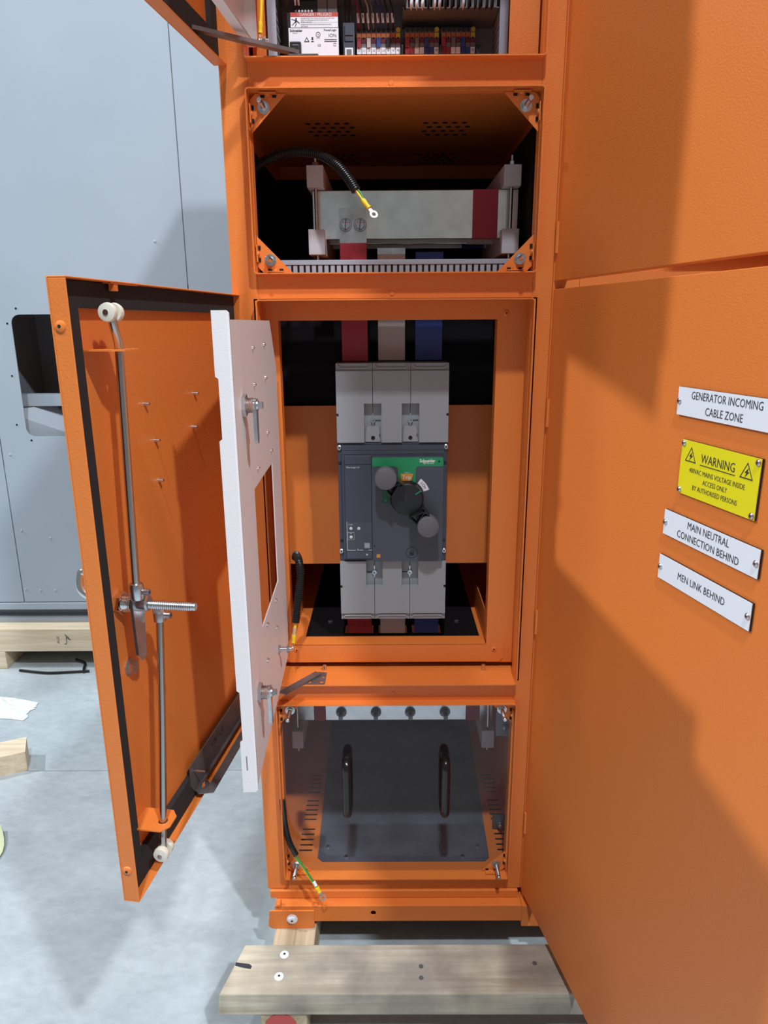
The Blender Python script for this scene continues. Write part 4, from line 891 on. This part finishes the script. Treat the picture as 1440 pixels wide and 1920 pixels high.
bp_(G().cyl((.2610, PY, 1.0040), (.2610, PY - .0003, 1.0040), .0015, n=8), 'panel_hole', HOLE)
# rotary handle
K1, K2 = (.2860, 1.1614), (.3745, 1.0583)
bp_(G().lathe((HX, PY, HZ), (0, -1, 0), [(0, .0360), (.006, .0358), (.009, .0345), (.0175, .0335), (.0190, .0320)], n=48), 'handle_hub', BLACK, smooth=True)
bp_(G().plate(sector(.0300, .0375, 55, 118), [], 'xz', PY - .005, PY - .0005), 'hub_collar', BLACK)
d = Vector((K2[0] - K1[0], 0, K2[1] - K1[1])).normalized(); w = Vector((-d.z, 0, d.x))
for s, K in ((-1, K1), (1, K2)):
    g = G()
    a0 = Vector((HX, 0, HZ)) + d * s * .030; a1 = Vector((K[0], 0, K[1]))
    for e in (-1, 1):      # open lattice arms
        p = [a0 + w * e * .017, a0 + w * e * .0195, a1 + w * e * .0150, a1 + w * e * .0125]
        g.plate([(q.x, q.z) for q in p], [], 'xz', .032, .060)
    L = (a1 - a0).length; nb = 4
    for k in range(nb):
        q0 = a0 + (a1 - a0) * (k / nb) + w * (.016 if k % 2 else -.016); q1 = a0 + (a1 - a0) * ((k + 1) / nb) + w * (-.014 if k % 2 else .014)
        t_ = (q1 - q0).normalized(); nn = Vector((-t_.z, 0, t_.x)) * .0010
        g.plate([(q.x, q.z) for q in (q0 + nn, q0 - nn, q1 - nn, q1 + nn)], [], 'xz', .034, .058)
    bp_(g, 'handle_arm', BLACK)
    plab(bp_(G().lathe((K[0], .060, K[1]), (0, -1, 0), [(0, .0205), (.004, .0228), (.027, .0232), (.0305, .0222), (.0320, .0195)], n=40), 'handle_grip', KNOB, smooth=True), 'round grey grip cap')
g = G()
for a_ in (33,):
    c_, s_ = math.cos(math.radians(a_)), math.sin(math.radians(a_)); nn = Vector((-s_, 0, c_)) * .0013
    q0 = Vector((HX + .021 * c_, 0, HZ + .021 * s_)); q1 = Vector((HX + .0345 * c_, 0, HZ + .0345 * s_))
    g.plate([(q.x, q.z) for q in (q0 + nn, q0 - nn, q1 - nn, q1 + nn)], [], 'xz', PY - .0195, PY - .0188)
bp_(g, 'pointer_mark', GREEN)
g = G()
for z in (1.1195, 1.1150, 1.1110): g.box(HX - .004, HX - .001, PY - .0193, PY - .0190, z, z + .0006)
bp_(g, 'hub_mark', KNOB)

# ------------------------------------------------------------------ bottom compartment
hb4 = tag(G().box(.052, .560, .250, .260, .470, .560).build('busbar', TIN, smooth=False, bevel=.0008), 'horizontal tinned busbar with four bolts in the bottom compartment', 'busbar', 'horizontal busbars')
for x0, x1 in ((.0955, .1265), (.4905, .5270)):
    plab(G().box(x0, x1, .2490, .2610, .469, .561).build('sleeve', RED, hb4, smooth=False), 'dark red sleeve')
for x in (.1669, .2571, .3460, .4363):
    plab(G().cyl((x, .25, .4935), (x, .2475, .4935), .0140, n=24).cyl((x, .2475, .4935), (x, .2395, .4935), .0105, n=6).cyl((x, .2395, .4935), (x, .219, .4935), .0058, n=14).build('bolt', DKSTEEL, hb4), 'bolt with nut and washer')
support(.0432, .0712, .5625, .602, .4190, .4685, .200, .45, 'pale busbar support at the left of the bottom compartment')
support(.5273, .5588, .5625, .602, .4190, .4685, .200, .45, 'pale busbar support at the right of the bottom compartment')
cp(G().box(.02, .58, .30, .42, .6025, .6045), 'support_beam')
eb = tag(G().box(.5485, .5975, .120, .1235, .505, .60).build('earth_plate', INNERGREY, smooth=False), 'small bare metal plate behind the top right stud', 'plate')
G().cyl((.570, .120, .530), (.570, .112, .530), .0085, n=6).cyl((.57, .112, .53), (.57, .106, .53), .004, n=10).build('bolt', STEEL, eb)
eb = tag(G().box(.5545, .5975, .150, .1535, .2150, .2560).build('earth_plate', DKSTEEL, smooth=False), 'dark steel earth plate at the lower right of the bottom compartment', 'plate')
G().cyl((.573, .150, .2330), (.573, .1440, .2330), .0085, n=6).cyl((.573, .144, .2330), (.573, .128, .2330), .0042, n=12).cyl((.573, .1400, .2330), (.573, .1360, .2330), .0075, n=6).build('bolt', STEEL, eb)
cv = thing('clear_cover', 'clear plastic cover sheet with two black handles', 'cover', (.306, .008, .2190)); iv = Matrix.Translation((.306, .008, .2190)).inverted()
ch = .045
o = G().plate([(.049 + ch * .4, .2195), (.563 - ch * .4, .2195), (.563, .2195 + ch * .4), (.563, .6695), (.049, .6695), (.049, .2195 + ch * .4)], [], 'xz', .0065, .0095).build('sheet', CLEAR, cv, smooth=False); o.matrix_parent_inverse = iv
for x in (.1955, .4155):
    z0, z1 = .389, .540
    g = G()
    path = [(x, .0065, z1 - .008), (x, -.012, z1 - .007), (x, -.026, z1 - .014), (x, -.031, z1 - .030), (x, -.031, (z0 + z1) / 2), (x, -.031, z0 + .030), (x, -.026, z0 + .014), (x, -.012, z0 + .007), (x, .0065, z0 + .008)]
    g.tube(path, .0102, n=14, sub=6)
    g.cyl((x, .0065, z1 - .008), (x, .0030, z1 - .008), .0115, n=18).cyl((x, .0065, z0 + .008), (x, .0030, z0 + .008), .0115, n=18)
    o = g.build('handle', GLOSSBLK, cv); o.matrix_parent_inverse = iv

# ------------------------------------------------------------------ right hand cabinet with its two open doors
rc = thing('cable_cabinet', 'neighbouring orange cabinet whose two open doors carry warning plates', 'cabinet', (.95, .35, ZB)); RIV = Matrix.Translation((.95, .35, ZB)).inverted()
def rp(g, name, mat=ORANGE, **k):
    k.setdefault('smooth', False)
    o = g.build(name, mat, rc, **k); o.matrix_parent_inverse = RIV; return o
RX0, RX1 = .6002, 1.40
rp(G().box(RX0, RX0 + .002, .03, D, ZFB, ZTOP).box(RX1 - .002, RX1, .03, D, ZFB, ZTOP), 'side_panel')
rp(G().box(RX0, RX1, D - .002, D, ZFB, ZTOP), 'back_panel'); rp(G().box(RX0, RX1, 0, D, ZTOP, ZTOP + .002), 'roof_panel'); rp(G().box(RX0, RX1, .012, D, ZFB, ZFB + .003), 'floor_panel')
rp(G().box(RX0, RX0 + .05, 0, .03, ZFB, ZTOP), 'stile', bevel=.002); rp(G().box(RX1 - .05, RX1, 0, .03, ZFB, ZTOP), 'stile', bevel=.002)
for z0, z1 in ((ZFB, ZFB + .05), (1.51, 1.56), (ZTOP - .05, ZTOP)): rp(G().box(RX0 + .05, RX1 - .05, 0, .012, z0, z1), 'cross_rail')
rp(G().box(RX0 + .004, RX1 - .004, -.006, D, .1512, .1722), 'base_frame', bevel=.002); rp(G().box(RX0 + .0, RX1, -.03, D, ZB, .1505), 'base_channel', bevel=.001)
ra = 0.2007
RROT = math.atan2(-math.cos(ra), math.sin(ra))      # local x runs from the hinge outwards; local -y is the face towards the camera
def rdoor(z0, z1, lab):
    t = .024; w = .80
    o = rp(G().box(0, w, 0, .002, z0, z1).box(0, w, .002, t, z0, z0 + .002).box(0, w, .002, t, z1 - .002, z1).box(0, .002, .002, t, z0, z1).box(w - .002, w, .002, t, z0, z1), 'door', bevel=.0022)
    o.location = (.602, 0, 0); o.rotation_euler = (0, 0, RROT); return plab(o, lab)
dl = rdoor(.1675, 1.5298, 'lower orange door with four engraved plates'); du = rdoor(1.5449, 2.60, 'upper orange door cut off by the frame')

def nameplate(s0, s1, z0, z1, face, lines, lab, extra=None):
    """engraved plastic plate with its lettering on the lower right hand door; lines: (text, size, s, z, width factor)"""
    g = G().box(s0, s1, -.0032, -.0004, z0, z1, 2).box(s0 + .0002, s1 - .0002, -.0040, -.0032, z0 + .0002, z1 - .0002, 0)
    for t_, sz, x, z, xs in lines: g.text(t_, sz, (x, -.0043, z), X_, Z_, mi=1, xs=xs)
    if extra: extra(g)
    o = g.build('nameplate', [face, INK, BLACK], dl, smooth=False); return plab(o, lab)
def plate_screw(x, z):
    plab(G().lathe((x, -.0040, z), (0, -1, 0), [(0, .0042), (.0014, .0040), (.0026, .0026)], n=16).cyl((x, -.0066, z), (x, -.0068, z), .0014, n=6, mi=1).build('plate_screw', [STEEL, INK], dl), 'small steel screw head')
nameplate(.4245, .6160, 1.3490, 1.3865, SIGNW, (('GENERATOR INCOMING', .0145, .5200, 1.3768, .82), ('CABLE ZONE', .0145, .5200, 1.3590, .82)), 'white plate reading GENERATOR INCOMING CABLE ZONE')
plate_screw(.4290, 1.3675); plate_screw(.6115, 1.3675)
def bolts(g):
    for cx in (.4660, .5735):
        cz = 1.2990; r = .0115
        tri = lambda k: [(cx - r * k, cz - r * .72 * k), (cx + r * k, cz - r * .72 * k), (cx, cz + r * 1.02 * k)]
        g.plate(tri(1.0), [tri(.84)], 'xz', -.0044, -.0041, 1)
        g.plate([(cx + .0022, cz + .0050), (cx - .0036, cz - .0010), (cx - .0004, cz - .0012), (cx - .0028, cz - .0062), (cx + .0040, cz + .0002), (cx + .0008, cz + .0006)], [], 'xz', -.0044, -.0041, 1)
    g.box(.4865, .5540, -.0044, -.0041, 1.2902, 1.2912, 1)
nameplate(.4445, .5950, 1.2450, 1.3185, SIGNY, (('WARNING', .0165, .5203, 1.2990, .82), ('400VAC MAINS VOLTAGE INSIDE', .0092, .5195, 1.2800, .80), ('ACCESS ONLY', .0092, .5195, 1.2690, .80), ('BY AUTHORISED PERSONS', .0092, .5195, 1.2580, .80)), 'yellow plate reading WARNING 400VAC MAINS VOLTAGE INSIDE', bolts)
for x, z in ((.4490, 1.3135), (.5905, 1.3135), (.4490, 1.2500), (.5905, 1.2500)): plate_screw(x, z)
nameplate(.4210, .6125, 1.1790, 1.2150, SIGNW, (('MAIN NEUTRAL', .0145, .5170, 1.2052, .82), ('CONNECTION BEHIND', .0145, .5170, 1.1885, .82)), 'white plate reading MAIN NEUTRAL CONNECTION BEHIND')
plate_screw(.4255, 1.1970); plate_screw(.6080, 1.1970)
nameplate(.4195, .6110, 1.1120, 1.1480, SIGNW, (('MEN LINK BEHIND', .0145, .5150, 1.1300, .82),), 'white plate reading MEN LINK BEHIND')
plate_screw(.4240, 1.1300); plate_screw(.6065, 1.1300)
for z in (1.62, 1.30, .86, .36, 2.05):
    rp(G().cyl((.6035, -.0055, z - .027), (.6035, -.0055, z + .027), .0045, n=14), 'hinge_knuckle', ORANGE, smooth=True)
